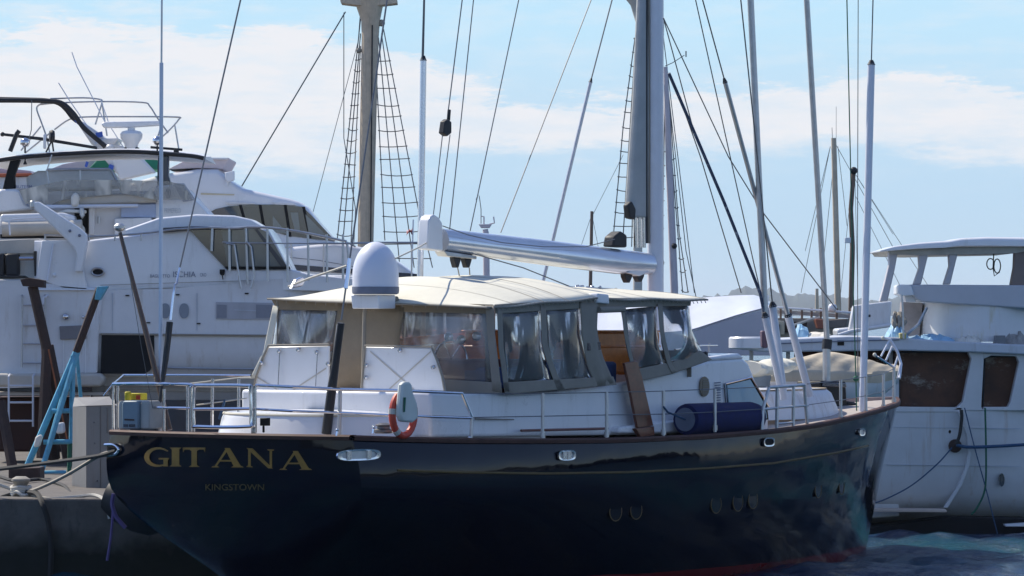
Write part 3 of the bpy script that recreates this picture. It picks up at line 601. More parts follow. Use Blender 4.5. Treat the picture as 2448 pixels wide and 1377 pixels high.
# interior: varnished coaming, bulkhead, cushions, wheels
mb = MB(); mb.prism([L(3.4, -1.9, 3.58), L(8.6, -1.9, 3.78), L(8.6, -1.9, 3.95), L(3.4, -1.9, 3.66)], SD*.06); mb.build('varnished_coaming', teak_o, yt, bev=.01)
mb = MB(); mb.prism([L(3.4, -1.85, 3.1), L(8.6, -1.85, 3.1), L(8.6, -1.85, 3.76), L(3.4, -1.85, 3.57)], -SD*.04); mb.build('cockpit_side', white_d, yt)
mb = MB(); mb.lbox(3.9, 6.1, -1.8, 1.5, 3.08, 3.5); mb.build('seat_cushion', maroon, yt, bev=.05)
mb = MB(); mb.lbox(5.0, 7.0, 1.5, 1.8, 3.08, 3.46); mb.build('seat_cushion', bluec, yt, bev=.05)
mb = MB(); mb.lbox(3.9, 5.0, 1.2, 1.7, 3.08, 3.4); mb.build('seat_cushion', bluec, yt, bev=.05)
mb = MB(); mb.lbox(7.45, 9.2, -1.6, 1.0, 3.1, 3.9); mb.lbox(7.4, 9.25, -1.65, 1.05, 3.9, 3.94); mb.lbox(7.43, 9.22, -1.62, 1.02, 3.66, 3.7); mb.build('varnished_cabin_front', teak_o, yt, bev=.02)
mb = MB(); mb.lbox(8.0, 9.0, 1.05, 1.4, 3.1, 3.3); mb.build('varnished_step', teak_o, yt, bev=.02)
for x, y in ((1075, 805), (1105, 812), (1142, 804)):
    c = A(x, y, 4.3); mb = MB(); mb.lathe([(.07, 0), (.07, .05), (.04, .07)], c, -DD, 12); mb.build('instrument', steel, yt)
c = A(1078, 860, 5.0); rim = [c+SD*.32*math.cos(t)+V((0, 0, .3*math.sin(t))) for t in [i*math.pi/14 for i in range(29)]]
mb = MB(); mb.tube(rim, .016, 6, caps=False)
for k in range(6): mb.tube([c, rim[int(k*28/6)]], .01, 5)
mb.tube([c, c-V((0, 0, .75))], .05, 8); mb.build('steering_wheel', steel, yt)
# ---------------------------------------------------------------- awnings
def awning(a0, a1, s0, z0, z1, crown, na=26, na_=2.2, ns=20, lip=.03, port=None):
    rows = []
    for i in range(na+1):
        a = a0+(a1-a0)*i/na; t = i/na; row = []
        for k in range(ns+1):
            u = -1+2*k/ns; e = z0+(z1-z0)*t
            z = e+crown*(1-abs(u)**2.2)*(math.sin(min(1, t*na_*.9)*math.pi/2) if port is None else math.sin(min(1, .35+t*2)*math.pi/2))+(.14*(1-(u+1)/2))*(1-t)+.012*math.sin(t*17+u*2)*(1-u*u)-.02*math.sin(math.pi*t*2)**2*(abs(u))
            row.append(L(a-(.16*math.cos(u*math.pi/2)*(1-t) if port is None else 0), s0*u, z))
        rows.append(row)
    return rows
r1 = awning(3.3, 6.0, 2.16, 4.29, 4.44, .35); mb = MB(); mb.grid(r1); aw = mb.build('awning', cream, yt, solid=.02)
mb = MB(); mb.tube(r1[0], .016, 6); mb.tube([r[-1] for r in r1], .016, 6); mb.build('hem', greyc, aw)
mb = MB()
for k in range(1, 20): p = r1[0][k]; mb.tube([p, p+V((0, 0, -.05))-DD*.01], .006, 4)
for k in range(1, 26, 1): p = r1[k][-1]; mb.tube([p+V((0, 0, .02)), p+V((0, 0, -.05))+SD*.015+DD*.04], .007, 4)
mb.build('lacing', rope, aw)
r2 = awning(6.15, 8.95, 2.12, 4.43, 4.42, .17, port=1); mb = MB(); mb.grid(r2); aw2 = mb.build('awning', cream, yt, solid=.02)
mb = MB(); mb.tube([r[-1] for r in r2], .016, 6); mb.tube(r2[-1], .016, 6); mb.build('hem', greyc, aw2)
mb = MB()
for k in range(1, 26): p = r2[k][-1]; mb.tube([p+V((0, 0, .02)), p+V((0, 0, -.05))+SD*.015+DD*.04], .007, 4)
mb.build('lacing', rope, aw2)
for rws, idx in ((r1, (7, 13, 19)), (r2, (12,))):
    for k in idx: mb = MB(); mb.grid([[q+V((0, 0, .014)), q+DD*.03+V((0, 0, .013))] for q in rws[k]]); mb.build('seam', greyc, aw if rws is r1 else aw2)
mb = MB(); mb.tube([G(1004, 668, -.2), G(1180, 672, -.2), G(1300, 681, -.2), G(1392, 694, -.2)], .02, 6); mb.build('ridge_batten', rubber, yt)
mb = MB(); mb.prism([fs_(x, y)+SD*.08 for x, y in ((1419, 701), (1446, 704), (1448, 727), (1417, 724))], -SD*.35); mb.build('deck_light_box', white, yt, bev=.02)
mb = MB()
rng = random.Random(4)
for k in range(16): mb.ball(G(1378+k*3.8, 688+rng.uniform(-5, 6), rng.uniform(0, .8)), .022+rng.random()*.02, 6)
mb.build('deck_blocks', steel, yt)
mb = MB(); mb.prism([G(x, y, -.25) for x, y in ((1085, 672), (1120, 660), (1140, 660), (1165, 672))], SD*.3); mb.build('folded_cover', rubber, yt, bev=.03)
# satellite dome on its bracket
c = L(2.95, .3, 0); zc_ = lambda y: ZC-(y-HY)*c.y/F
R_ = 55.5*c.y/F
prof = [(R_*1.0, zc_(686)-zc_(704))]; prof = [(R_*.93, 0), (R_*1.03, .02), (R_*1.04, .09), (R_*1.01, .105)]
base = V((c.x, c.y, zc_(704)))
sdm = MB(); sdm.lathe([(R_*.9, 0), (R_*1.0, .015), (R_*1.02, .05), (R_*1.02, .115)], base, n=40); so_ = sdm.build('satellite_dome', greyp, yt)
H = zc_(578)-zc_(704); cyl = H-R_*.95
sdm = MB(); sdm.lathe([(R_, .116), (R_, cyl*.6)]+[(max(.001, R_*math.cos(t)), cyl*.6+(H-cyl*.6)*math.sin(t)) for t in [i*math.pi/2/14 for i in range(15)]], base, n=48)
sdm.build('dome_shell', mat('radome_white', (.72, .73, .8), .35, var=.02), so_)
mb = MB(); p0 = L(2.75, .18, 0)
mb.prism([A(x, y, 2.75) for x, y in ((838, 705), (905, 705), (905, 738), (842, 738))], DD*.4); mb.build('dome_bracket', white, yt, bev=.015)
mb = MB(); mb.tube([A(905, 722, 2.95), A(950, 716, 3.25)], .05, 8); mb.tube([A(890, 706, 2.95), A(890, 735, 2.95)], .06, 8); mb.tube([A(872, 737, 2.95), A(866, 985, 2.95)], .03, 8); mb.build('bracket_arm', greyc, yt)
# ---------------------------------------------------------------- mast, boom and blocks
mc = L(10.45, 0, 0)
def ell(cx, r0, r1, z): return [cx+DD*r0*math.cos(t)+SD*r1*math.sin(t)+V((0, 0, z)) for t in [i*math.pi/8 for i in range(16)]]
mb = MB(); mb.prism(ell(mc, .17, .11, 2.3), (0, 0, 9.4)); ms = mb.build('main_mast', spar_w, yt)
for dx in (-.2, -.27): 
    mb = MB(); q = mc+DD*dx; mb.prism([q+DD*u*.02+SD*w_*.025+V((0, 0, 5.35)) for u, w_ in ((-1, -1), (1, -1), (1, 1), (-1, 1))], (0, 0, 6.3)); mb.build('mast_track', rubber if dx < -.21 else greyc, ms)
mb = MB(); mb.prism([G(x, y, .02) for x, y in ((1549, -60), (1556, 250), (1552, 524), (1506, 520), (1512, 420), (1524, 250), (1538, -60))], -SD*.14); mb.build('sail_cover', mat('grey_sail_cover', (.42, .43, .42), .85, var=.1, scale=3, bump=.5, bscale=6), ms, bev=.05, bseg=3)
mb = MB()
for k, x in enumerate((1518, 1528, 1538)): mb.tube([G(x, 520, 0), G(x+1, 592, 0)], .035, 8)
mb.build('furling_tubes', steel, ms)
mb = MB(); mb.prism([G(x, y, .1) for x, y in ((1502, 490), (1512, 480), (1522, 500), (1520, 525), (1506, 522))], -SD*.12); mb.build('sail_bag', rubber, ms, bev=.03)
mb = MB(); mb.prism([G(x, y, .12) for x, y in ((1466, 590), (1470, 565), (1486, 552), (1500, 562), (1500, 592))], -SD*.22); mb.build('winch', rubber, ms, bev=.03)
mb = MB(); rows = []
for i in range(25):
    t = i/24; x = 1056+(1553-1056)*t; yt_, yb_ = interp(x, [1056, 1300, 1553], [546, 573, 605]), interp(x, [1056, 1300, 1480, 1553], [602, 634, 656, 656])
    a_, b_ = G(x, yt_, 0), G(x, yb_, 0); c_ = (a_+b_)/2; h_ = (a_.z-b_.z)/2
    rows.append([c_+SD*.15*math.cos(k)*(1 if math.sin(k) < .3 else .92)+V((0, 0, h_*math.sin(k)*(1.0))) for k in [j*2*math.pi/20 for j in range(20)]])
mb.grid(rows, True); mb.add(rows[0], [tuple(range(20))]); mb.add(rows[-1], [tuple(range(20))])
bm_ = mb.build('main_boom', mat('bare_metal_boom', (.72, .74, .78), .22, .65, var=.06, scale=2), yt, ang=.9)
mb = MB(); mb.prism([G(x, y, .1) for x, y in ((1022, 596), (1025, 530), (1030, 518), (1038, 512), (1050, 520), (1058, 534), (1060, 600))], -SD*.2); mb.build('boom_end_plate', white, bm_, bev=.02)
for x0, x1, y0, y1 in ((1086, 1104, 604, 640), (1112, 1130, 606, 640), (1494, 1514, 648, 676), (1522, 1542, 650, 674)):
    mb = MB(); mb.prism([G(x, y, .05) for x, y in ((x0, y0), (x1, y0), (x1-2, (y0+y1)/2), ((x0+x1)/2+2, y1), ((x0+x1)/2-3, y1), (x0+1, (y0+y1)/2))], -SD*.1); mb.build('mainsheet_block', rubber, bm_, bev=.01)
mb = MB(); mb.prism([G(x, y, .11) for x, y in ((1062, 600), (1140, 612), (1140, 620), (1070, 612))], -SD*.2); mb.build('boom_fitting', alu, bm_, bev=.01)
mb = MB(); mb.prism([G(x, y, .11) for x, y in ((1545, 628), (1553, 630), (1552, 650), (1530, 660), (1500, 652))], -SD*.2); mb.build('gooseneck', white, bm_, bev=.01)
def rig(name, pts, s, r, m=wire, n=6, **k):
    pp = [G(x, y, s if len(q) == 0 else q[0]) for x, y, *q in pts]
    return MB().tube(pp, r, n).build(name, m, yt, **k)
rig('sheet', [(1058, 540, .2), (1120, 562, .2), (1200, 580, .2), (1300, 590, .2), (1400, 590, .2), (1470, 572, .2)], 0, .008)
rig('sheet', [(1130, 606, .2), (1250, 640, .2), (1400, 700, .4)], 0, .009)
rig('mainsheet', [(1094, 640), (1100, 668)], 0, .01, rope); rig('mainsheet', [(1122, 640), (1124, 668)], 0, .01, rope)
# standing and running rigging (bottom point, top point beyond the frame)
T = -160
def ex(x0, y0, x1, y1): return x1+(x1-x0)*(T-y1)/(y1-y0)
rig('backstay', [(430, 640, -1.6), (ex(430, 640, 575, 0), T, -1.4)], 0, .013)
rig('turnbuckle', [(408, 765, -1.6), (415, 700, -1.6), (418, 680, -1.6), (422, 678, -1.6), (430, 640, -1.6)], 0, .02, steel)
mb = MB(); mb.tube([G(372, 1036, -1.6), G(386, 930, -1.6), G(396, 860, -1.6), G(406, 770, -1.6)], [.02, .03, .045, .05], 10); mb.build('backstay_cover', rubber, yt)
rig('backstay', [(816, 765, 1.7), (836, 620, 1.7), (ex(835, 620, 925, 0), T, 1.6)], 0, .014)
rig('turnbuckle', [(827, 690, 1.7), (832, 655, 1.7), (836, 618, 1.7)], 0, .032, steel)
mb = MB(); mb.tube([A(780, 1037, 1.0), A(793, 932, 1.0), A(802, 870, 1.0), A(815, 772, 1.0)], [.072, .07, .055, .052], 14); mb.build('backstay_cover', rubber, yt)
mb = MB(); mb.tube([A(773, 1034, .98), A(786, 930, .98), A(796, 868, .98), A(808, 775, .98)], .016, 8); mb.build('backstay_tube', spar_w, yt)
rig('lazy_jack', [(690, 685, -.6), (740, 665, .0), (830, 635, 1.6)], 0, .017, rope_lt)
rig('lazy_jack', [(945, 618, .8), (1000, 592, .3), (1024, 578, 0)], 0, .012, rope_lt)
mb = MB(); mb.prism([G(x, y, -.5) for x, y in ((690, 690), (702, 668), (716, 662), (724, 668), (716, 684))], SD*.06); mb.build('shackle', steel, yt, bev=.01)
def sleeve(p0, p1, r, m, capd=True, wirep=None, s=0, s1=None, name='shroud_cover', w_=.012):
    s1 = s if s1 is None else s1
    a_, b_ = G(*p0, s), G(*p1, s1); MB().tube([a_, b_], r, 12).build(name, m, yt)
    if capd: d = (b_-a_).normalized(); MB().tube([b_-d*.02, b_+d*.06], r*1.15, 10, r2=r*.5).build('cover_cap', rubber, yt)
    if wirep is not None: MB().tube([b_, G(*wirep, s1)], w_, 6).build('shroud', wire, yt)
sleeve((1000, 960), (1012, 142), .052, spar_g, wirep=(ex(1012, 142, 1015, 0), T), s=-2.2); rig('shroud', [(1009, 140, -2.2), (ex(1009, 140, 1013, 0), T, -2.2)], 0, .012)
sleeve((1244, 900), (1412, 195), .03, alu, wirep=(ex(1413, 190, 1463, 0), T), s=-2.1)
sleeve((1883, 751), (1733, 195), .037, alu, wirep=(ex(1733, 193, 1680, 0), T), s=1.5, s1=1.3)
sleeve((1936, 945), (1883, 752), .062, spar_w, s=1.3, s1=1.45); 
sleeve((1829, 752), (1787, -160), .055, alu, capd=False, s=1.5, s1=1.4); sleeve((1866, 925), (1829, 755), .058, spar_w, s=1.6)
sleeve((1875, 955), (1847, 730), .062, spar_w, wirep=(1822, 483), s=1.55); rig('shroud', [(1822, 483, 1.55), (ex(1822, 483, 1771, 0), T, 1.5)], 0, .012)
sleeve((1977, 812), (ex(1974, 700, 1929, 0), T), .05, alu, capd=False, s=0, name='furled_forestay')
mb = MB(); mb.tube([G(1976, 835, 0), G(1978, 812, 0)], .085, 14); mb.build('furling_drum', rubber, yt); mb = MB(); mb.tube([G(1976, 990, 0), G(1976, 832, 0)], .07, 10); mb.build('furling_base', alu, yt)
sleeve((2062, 985), (2083, 152), .063, spar_w, wirep=(ex(2083, 150, 2087, 0), T), s=1.25)
mb = MB(); mb.tube([G(2072, 758, 1.25), G(2072, 752, 1.25)], .067, 12); mb.build('tape_band', rubber, yt)
mb = MB(); mb.lathe([(.05, 0), (.09, .01), (.09, .06), (.04, .1)], G(2057, 1000, 1.25), n=12); mb.build('chainplate', wire, yt)
# dark furled rope with light flecks
rig('furled_halyard', [(1828, 755, 1.5), (1817, 700, 1.5), (1731, 483, 1.3), (1655, 305, 1.1), (1599, 175, 1.0)], 0, .028, mat('flecked_dark_rope', (.03, .05, .1), .7, var=.3, stain=(.5, .55, .6), stainamt=.9, streak=(3, 3, 3.2)))
for pts, s in (([(1999, 738), (1824, 508), (1741, 374), (1586, 43)], .6), ([(1655, 300), (1586, 43)], .8), ([(1772, 700), (1675, 376), (1614, 203)], 1.0), ([(1828, 740), (1800, 620), (1747, 381), (1663, 0), (ex(1747, 381, 1663, 0), T)], 1.3)):
    rig('stay', pts, s, .01)
for x0, y0, x1, y1 in ((1075, 548, 1132, 0), (1197, 556, 1413, 0), (1124, 552, 1240, 0)):
    rig('topping_lift', [(x0, y0), (ex(x0, y0, x1, y1), T)], 0, .009)
rig('topping_lift', [(1072, 262), (ex(1072, 262, 1105, 0), T)], 0, .01)
mb = MB(); mb.prism([G(x, y, .06) for x, y in ((1064, 290), (1072, 284), (1080, 292), (1080, 318), (1070, 326), (1060, 318))], -SD*.1); mb.tube([G(1074, 262, 0), G(1072, 288, 0)], .03, 8); mb.build('halyard_block', rubber, yt, bev=.02)
rig('halyard', [(1058, 322), (1036, 514)], 0, .008); rig('halyard', [(1076, 322), (1050, 522)], 0, .008)
rig('green_halyard', [(2048, 985, 1.1), (2046, 900, 1.1), (2040, 700, 1.1), (ex(2035, 406, 2025, 0), T, 1.1)], 0, .011, rope_gr); rig('halyard', [(2051, 910, 1.1), (2050, 600, 1.1), (2052, T, 1.1)], 0, .008)
mb = MB(); mb.ball(G(2046, 905, 1.1), .05, 8); mb.build('rope_knot', rope_gr, yt)
# silver whip pole and wooden flagstaff
rig('whip_pole', [(383, 1030, -1.75), (385, 500, -1.75), (386, 150, -1.75)], 0, .032, spar_w); rig('whip_pole', [(386, 150, -1.75), (388, T, -1.75)], 0, .016, alu)
mb = MB(); mb.tube([A(405, 1028, .35), A(348, 790, .35), A(287, 556, .35)], [.045, .042, .03], 10); fo = mb.build('flagstaff', pole_w, yt)
mb = MB(); mb.lathe([(.02, -.05), (.06, -.03), (.085, 0), (.085, .04), (.05, .07), (.03, .08)], A(286, 546, .35), n=14); mb.build('flagstaff_finial', alu, fo)
rig('flag_halyard', [(365, 975, -1.5), (338, 830, -1.5), (296, 575, -1.5)], 0, .005)
# ---------------------------------------------------------------- rails
def rail(name, pts, r, m=steel, n=8): return MB().tube(pts, r, n).build(name, m, yt)
def ea(x, y, e=.06):      # on the starboard deck edge
    a = interp(x, EPX, EPA); 
    for _ in range(3): p = plane_hit(x, y, L(a, BM(a)-e, 0), SD); a = (p-O0).dot(DD)
    return p
EPA = [i*.4 for i in range(42)]; EPX = [proj(L(a, BM(a)-.06, 2.5))[0] for a in EPA]
ft = lambda x, y: A(x, y, .1)      # stern rail plane
ftr = lambda x, y, a=.1: A(x, y, a)
rail('push_pit_rail', tcurve([ftr(270, 918), ftr(340, 917, .0), ftr(450, 919, 0), ftr(457, 926, 0)], 4), .024)
rail('push_pit_rail', [ftr(295, 897, 1.6), ftr(450, 897, 1.6), ftr(600, 898, 1.6)], .018); rail('push_pit_rail', [ftr(270, 918), ftr(295, 897, 1.6)], .014)
rail('push_pit_rail', [ftr(248, 946), ftr(270, 918)], .012)
rail('push_pit_mid_rail', [ftr(350, 974), ftr(455, 976)], .02)
for x, a in ((271, .1), (282, .2), (392, .2), (448, .1), (456, .1), (463, .08)): rail('stanchion', [ftr(x, 919 if x != 392 else 930, a), ftr(x, 1032, a)], .02)
g = tcurve([ftr(x, y, .05) for x, y in ((470, 921), (590, 922), (598, 930), (600, 1008), (592, 1020), (475, 1020), (463, 1010), (463, 930), (470, 921))], 4)
go = rail('rail_gate', g, .026); MB().tube([ftr(463, 978, .05), ftr(600, 977, .05)], .022, 8).build('gate_bar', steel, go)
for x in (508, 571): rail('stanchion', [ftr(x, 905, 1.2), ftr(x-1, 1018, 1.2)], .022)
rail('guard_line', [ftr(455, 917, 1.2), ftr(571, 903, 1.2), ftr(600, 903, 1.2)], .01, rope_lt); rail('guard_line', [ftr(470, 968, 1.2), ftr(590, 952, 1.2)], .01, rope_lt)
mb = MB(); mb.tube([ftr(538, 956, 1.2), ftr(524, 1002, 1.2)], .02, 6); mb.build('blue_line', rope_bl, yt)
for x in (610, 604): rail('stanchion', [ftr(x, 922, .2), ftr(x, 1036, .2)], .024)
qa = [A(612, 921, .25), A(700, 925, .35), A(815, 931, .9)]
rail('top_rail', qa+[ea(x, y) for x, y in ((960, 934), (1060, 938), (1104, 940), (1128, 997))], .024)
rail('lower_rail', [A(612, 978, .25), A(700, 983, .35), A(815, 987, .9)]+[ea(960, 994), ea(1128, 999)], .02)
rail('stanchion', [A(813, 934, .9), A(811, 1046, .9)], .03, alu)
rail('stanchion', [ea(1128, 998), ea(1126, 1052)], .026, alu)
for x, y0, y1 in ((1297, 940, 1052), (1450, 937, 1049), (1586, 934, 1043), (1709, 930, 1033), (2010, 908, 1007), (2070, 900, 995), (2112, 893, 982), (2137, 880, 968)):
    st = rail('stanchion', [ea(x, y0), ea(x, y1)], .026, alu); c_ = ea(x, y1-4); MB().tube([c_, c_+V((0, 0, .08))], .04, 8).build('stanchion_socket', alu, st)
rail('guard_wire', [ea(x, y) for x, y in ((1104, 940), (1297, 941), (1450, 938), (1586, 935), (1709, 930), (1830, 925))], .007, wire)
rail('guard_wire', [ea(x, y) for x, y in ((1128, 998), (1297, 995), (1450, 992), (1586, 990), (1709, 985), (1820, 978))], .007, wire)
rail('guard_wire', [ea(x, y) for x, y in ((1930, 918), (2010, 909), (2070, 901), (2112, 894), (2137, 881))], .007, wire)
rail('guard_wire', [ea(x, y) for x, y in ((1930, 968), (2010, 957), (2070, 946), (2112, 936), (2137, 922))], .007, wire)
for x0, x1, y0, y1 in ((1838, 1822, 927, 1028), (1858, 1857, 925, 1025), (1897, 1896, 922, 1021), (1922, 1930, 920, 1018)): rail('gate_stanchion', [ea(x0, y0), ea((x0+x1)/2 if x0 != 1838 else 1824, (y0+y1)/2), ea(x1, y1)], .028, alu)
rail('gate_rail', [ea(1838, 926), ea(1858, 925), ea(1897, 922), ea(1922, 920)], .028, alu); rail('gate_rail', [ea(1822, 979), ea(1858, 975), ea(1897, 972), ea(1932, 969)], .022, alu); rail('gate_rail', [ea(1860, 1013), ea(1896, 1010)], .018, alu)
# bow pulpit
pl = [L(14.6, -1.55, 3.15), L(16.2, -.85, 3.22), L(17.3, -.2, 3.3), L(17.45, .15, 3.3), L(17.1, .5, 3.25), L(16.0, 1.0, 3.15)]
for p0, p1 in (((2112, 812), (2148, 868)), ((2124, 816), (2154, 885))): pass
rail('pulpit_rail', [G(2112, 808, -.6), G(2128, 812, -.5), G(2146, 842, -.4), G(2154, 870, -.3), G(2150, 905, -.2)], .026, spar_w)
for x0, y0, x1, y1 in ((2126, 815, 2106, 852), (2133, 828, 2118, 862), (2148, 848, 2136, 884), (2153, 868, 2146, 905)): rail('pulpit_post', [G(x0, y0, -.5), G(x1, y1, -.5)], .018, spar_w)
mb = MB(); mb.ball(G(2111, 808, -.6), .035, 8); mb.ball(G(2091, 848, -.6), .035, 8); mb.build('navigation_light', cream, yt)
rail('pulpit_rail', [G(2090, 848, -.6), G(2140, 880, -.4)], .02, steel)
# ---------------------------------------------------------------- foredeck
mb = MB(); rr_ = []
for k, z in ((1, 2.45), (.97, 2.62), (.9, 2.86), (.84, 2.93), (.2, 2.97)):
    row = []
    for i in range(25):
        t = -math.pi/2+math.pi*i/24; row.append(L(13.2+1.75*k*math.cos(t), (1.35*k)*math.sin(t), z))
    rr_.append([L(10.6, -1.35*k, z)]+row+[L(10.6, 1.35*k, z)])
mb.grid(rr_); mb.build('forward_trunk', white_d, yt, ang=1.1)
mb = MB(); mb.tube(rr_[3], .018, 6); mb.build('trunk_moulding', brownc, yt)
mb = MB(); mb.lathe([(.12, 0), (.12, .3), (.16, .34), (.1, .4)], L(15.3, 0, 2.42), n=14); mb.lbox(15.0, 15.5, -.3, .3, 2.4, 2.55); mb.build('windlass', rubber, yt)
mb = MB(); mb.ball(L(15.9, -.55, 2.62), .24, 8, .8); mb.build('fender_ball', pink, yt)
mb = MB(); mb.lbox(15.6, 15.9, -.5, -.1, 2.45, 2.75); mb.build('chain_box', white, yt, bev=.03)
rail('coachroof_grab_rail', [cz(1648, 866)+SD*.02, cz(1650, 836)-SD*.3, cz(1740, 826)-SD*.5, cz(1775, 826)-SD*.5], .014); 
mb = MB(); mb.tube([cz(1712, 842)-SD*.2, cz(1712, 868)-SD*.2], .035, 8); mb.tube([cz(1696, 845)-SD*.2, cz(1712, 842)-SD*.2], .015, 6); mb.build('horn', rubber, yt)
rail('hoop', tcurve([cz(1780, 866)-SD*1.2, cz(1810, 868)-SD*1.2, cz(1824, 878)-SD*1.2, cz(1818, 892)-SD*1.0, cz(1796, 896)-SD*.4], 4), .014)
for x, y in ((1745, 832), (1768, 828)): rail('coachroof_post', [cz(x, y-8)-SD*.6, cz(x, y+14)-SD*.6], .015, alu)
# small deck gear on the side deck
mb = MB(); mb.prism([A(x, y, .3) for x, y in ((621, 999), (640, 999), (640, 1018), (621, 1018))], DD*.06); mb.tube([A(630, 1018, .33), A(630, 1034, .33)], .02, 6); mb.build('stern_lamp', black, yt, bev=.008)
mb = MB(); mb.lathe([(.12, 0), (.14, .02), (.14, .05), (.09, .07), (.09, .1), (.13, .12), (.05, .15)], ea(917, 1036, .25), n=16); mb.build('winch', wire, yt)
for x, y in ((893, 1022), (806, 1028), (951, 1030), (1122, 1046)): 
    mb = MB(); mb.ball(ea(x, y), .025, 6); mb.tube([ea(x, y), ea(x-2, y+14)], .015, 6); mb.build('cleat', steel, yt)
mb = MB()
for k in range(7): mb.tube([ea(448+0*k, 1030), ea(448, 1030)], .01, 4) if 0 else None
# ================================================================ loose things carried by the yacht
# red horseshoe life buoy with its white case
c = ea(964, 990, -.06)
hs = thing('life_buoy', c, 'red horseshoe life buoy hanging behind a grey-green case on the side rail', 'life buoy')
pts = [c+DD*.215*math.sin(t)*1.15+V((0, 0, .31*-math.cos(t)*1.0-.0)) for t in [math.radians(-150+i*15) for i in range(21)]]
MB().tube(pts, .052, 10).build('ring', red, hs)
for k in (3, 7, 16): mb = MB(); mb.tube([pts[k], pts[k+1]], .056, 10); mb.build('reflective_band', rope_lt, hs)
mb = MB(); mb.prism([ea(x, y, -.14) for x, y in ((950, 920), (956, 912), (968, 912), (973, 920), (976, 938), (986, 965), (988, 1000), (976, 1010), (950, 1008), (944, 990), (946, 960))], SD*.1); mb.build('case', mat('grey_green_case', (.58, .6, .55), .6, var=.08), hs, bev=.03)
mb = MB(); mb.prism([ea(x, y, -.25) for x, y in ((965, 950), (969, 950), (967, 985), (964, 985))], SD*.012); mb.build('green_strap', rope_gr, hs)
# big cylindrical fender
c0, c1 = ea(1655, 1003, .32), ea(1800, 998, .32); c0.z = ZS(7.5)+.27; c1.z = c0.z+.03
mb = MB(); d = (c1-c0).normalized(); Ln = (c1-c0).length
c0 = ea(1640, 1003, .3); c1 = ea(1792, 998, .3); d = (c1-c0).normalized(); Ln = (c1-c0).length; R0 = .25
ft_ = thing('fender', c0, 'big dark blue cylindrical fender with grey end disc lying on the side deck', 'fender')
MB().lathe([(R0*.75, -.02), (R0*.95, 0), (R0, .06), (R0, Ln), (R0*.9, Ln+.14), (R0*.6, Ln+.22), (.02, Ln+.25)], c0, d, 28).build('cover', bluef, ft_)
MB().lathe([(R0*.74, -.03), (R0*.74, -.024)], c0, d, 28).build('end_disc', greyp, ft_)
MB().tube([ea(1586, 972, .0), ea(1596, 985, .0), c0-d*.03], .015, 6).build('lanyard', rope_bl, ft_)
# gangplank
gp = [(1462, 872), (1498, 862), (1506, 905), (1536, 1018), (1538, 1040), (1498, 1042), (1492, 1012)]
mb = MB(); mb.prism([cz(x, y)+SD*.17 for x, y in ((1466, 868), (1496, 862), (1508, 900), (1535, 1017), (1497, 1022), (1474, 905))], SD*.05); 
go_ = mb.build('gangplank', mahog, None, bev=.008, label='dark wooden gangplank leaning from the open canvas door down to the side deck', cat='gangplank')
mb = MB(); mb.prism([cz(x, y)+SD*.16 for x, y in ((1490, 1024), (1534, 1018), (1536, 1040), (1503, 1044))], SD*.08); mb.build('foot', mahog, go_, bev=.01)
go_.location = go_.location
# equipment box on the stern
c = A(320, 1028, .0)
eq = thing('equipment_box', c, 'boxy grey-blue outboard cover in three panels standing on the stern corner', 'equipment box')
for x0, x1, m_, dd in ((283, 292, boxgrey, .06), (291, 330, boxblue, 0), (335, 357, boxgrey, .05)):
    mb = MB(); mb.prism([A(x, y, -.05+dd) for x, y in ((x0, 1026), (x0, 966), (x0+3, 958), (x1-3, 958), (x1, 966), (x1, 1026))], DD*.3); mb.build('panel', m_, eq, bev=.02)
mb = MB(); mb.prism([A(x, y, .03) for x, y in ((286, 1024), (286, 966), (350, 966), (350, 1024))], DD*.25); mb.build('core', black, eq)
mb = MB(); mb.prism([A(x, y, -.053) for x, y in ((297, 1001), (321, 1002), (321, 1006), (297, 1005))], DD*.002); mb.build('red_marking', antif, eq)
for x0, x1 in ((295, 306), (308, 323)): mb = MB(); mb.prism([A(x, y, -.053) for x, y in ((x0, 1014), (x1, 1014), (x1, 1021), (x0, 1021))], DD*.002); mb.build('blue_marking', navyp, eq)
# folded danbuoy / yellow can
mb = MB(); mb.prism([A(x, y, .5) for x, y in ((304, 956), (304, 940), (336, 940), (336, 956))], DD*.15); mb.lathe([(.05, 0), (.05, .12), (.03, .13)], A(306, 957, .4), n=12)
yb = mb.build('yellow_can', yellow, None, bev=.01, label='small yellow can with an orange patch behind the stern equipment box', cat='can')
mb = MB(); mb.prism([A(x, y, .49) for x, y in ((325, 955), (325, 945), (335, 945), (335, 955))], DD*.005); mb.build('orange_patch', red, yb)
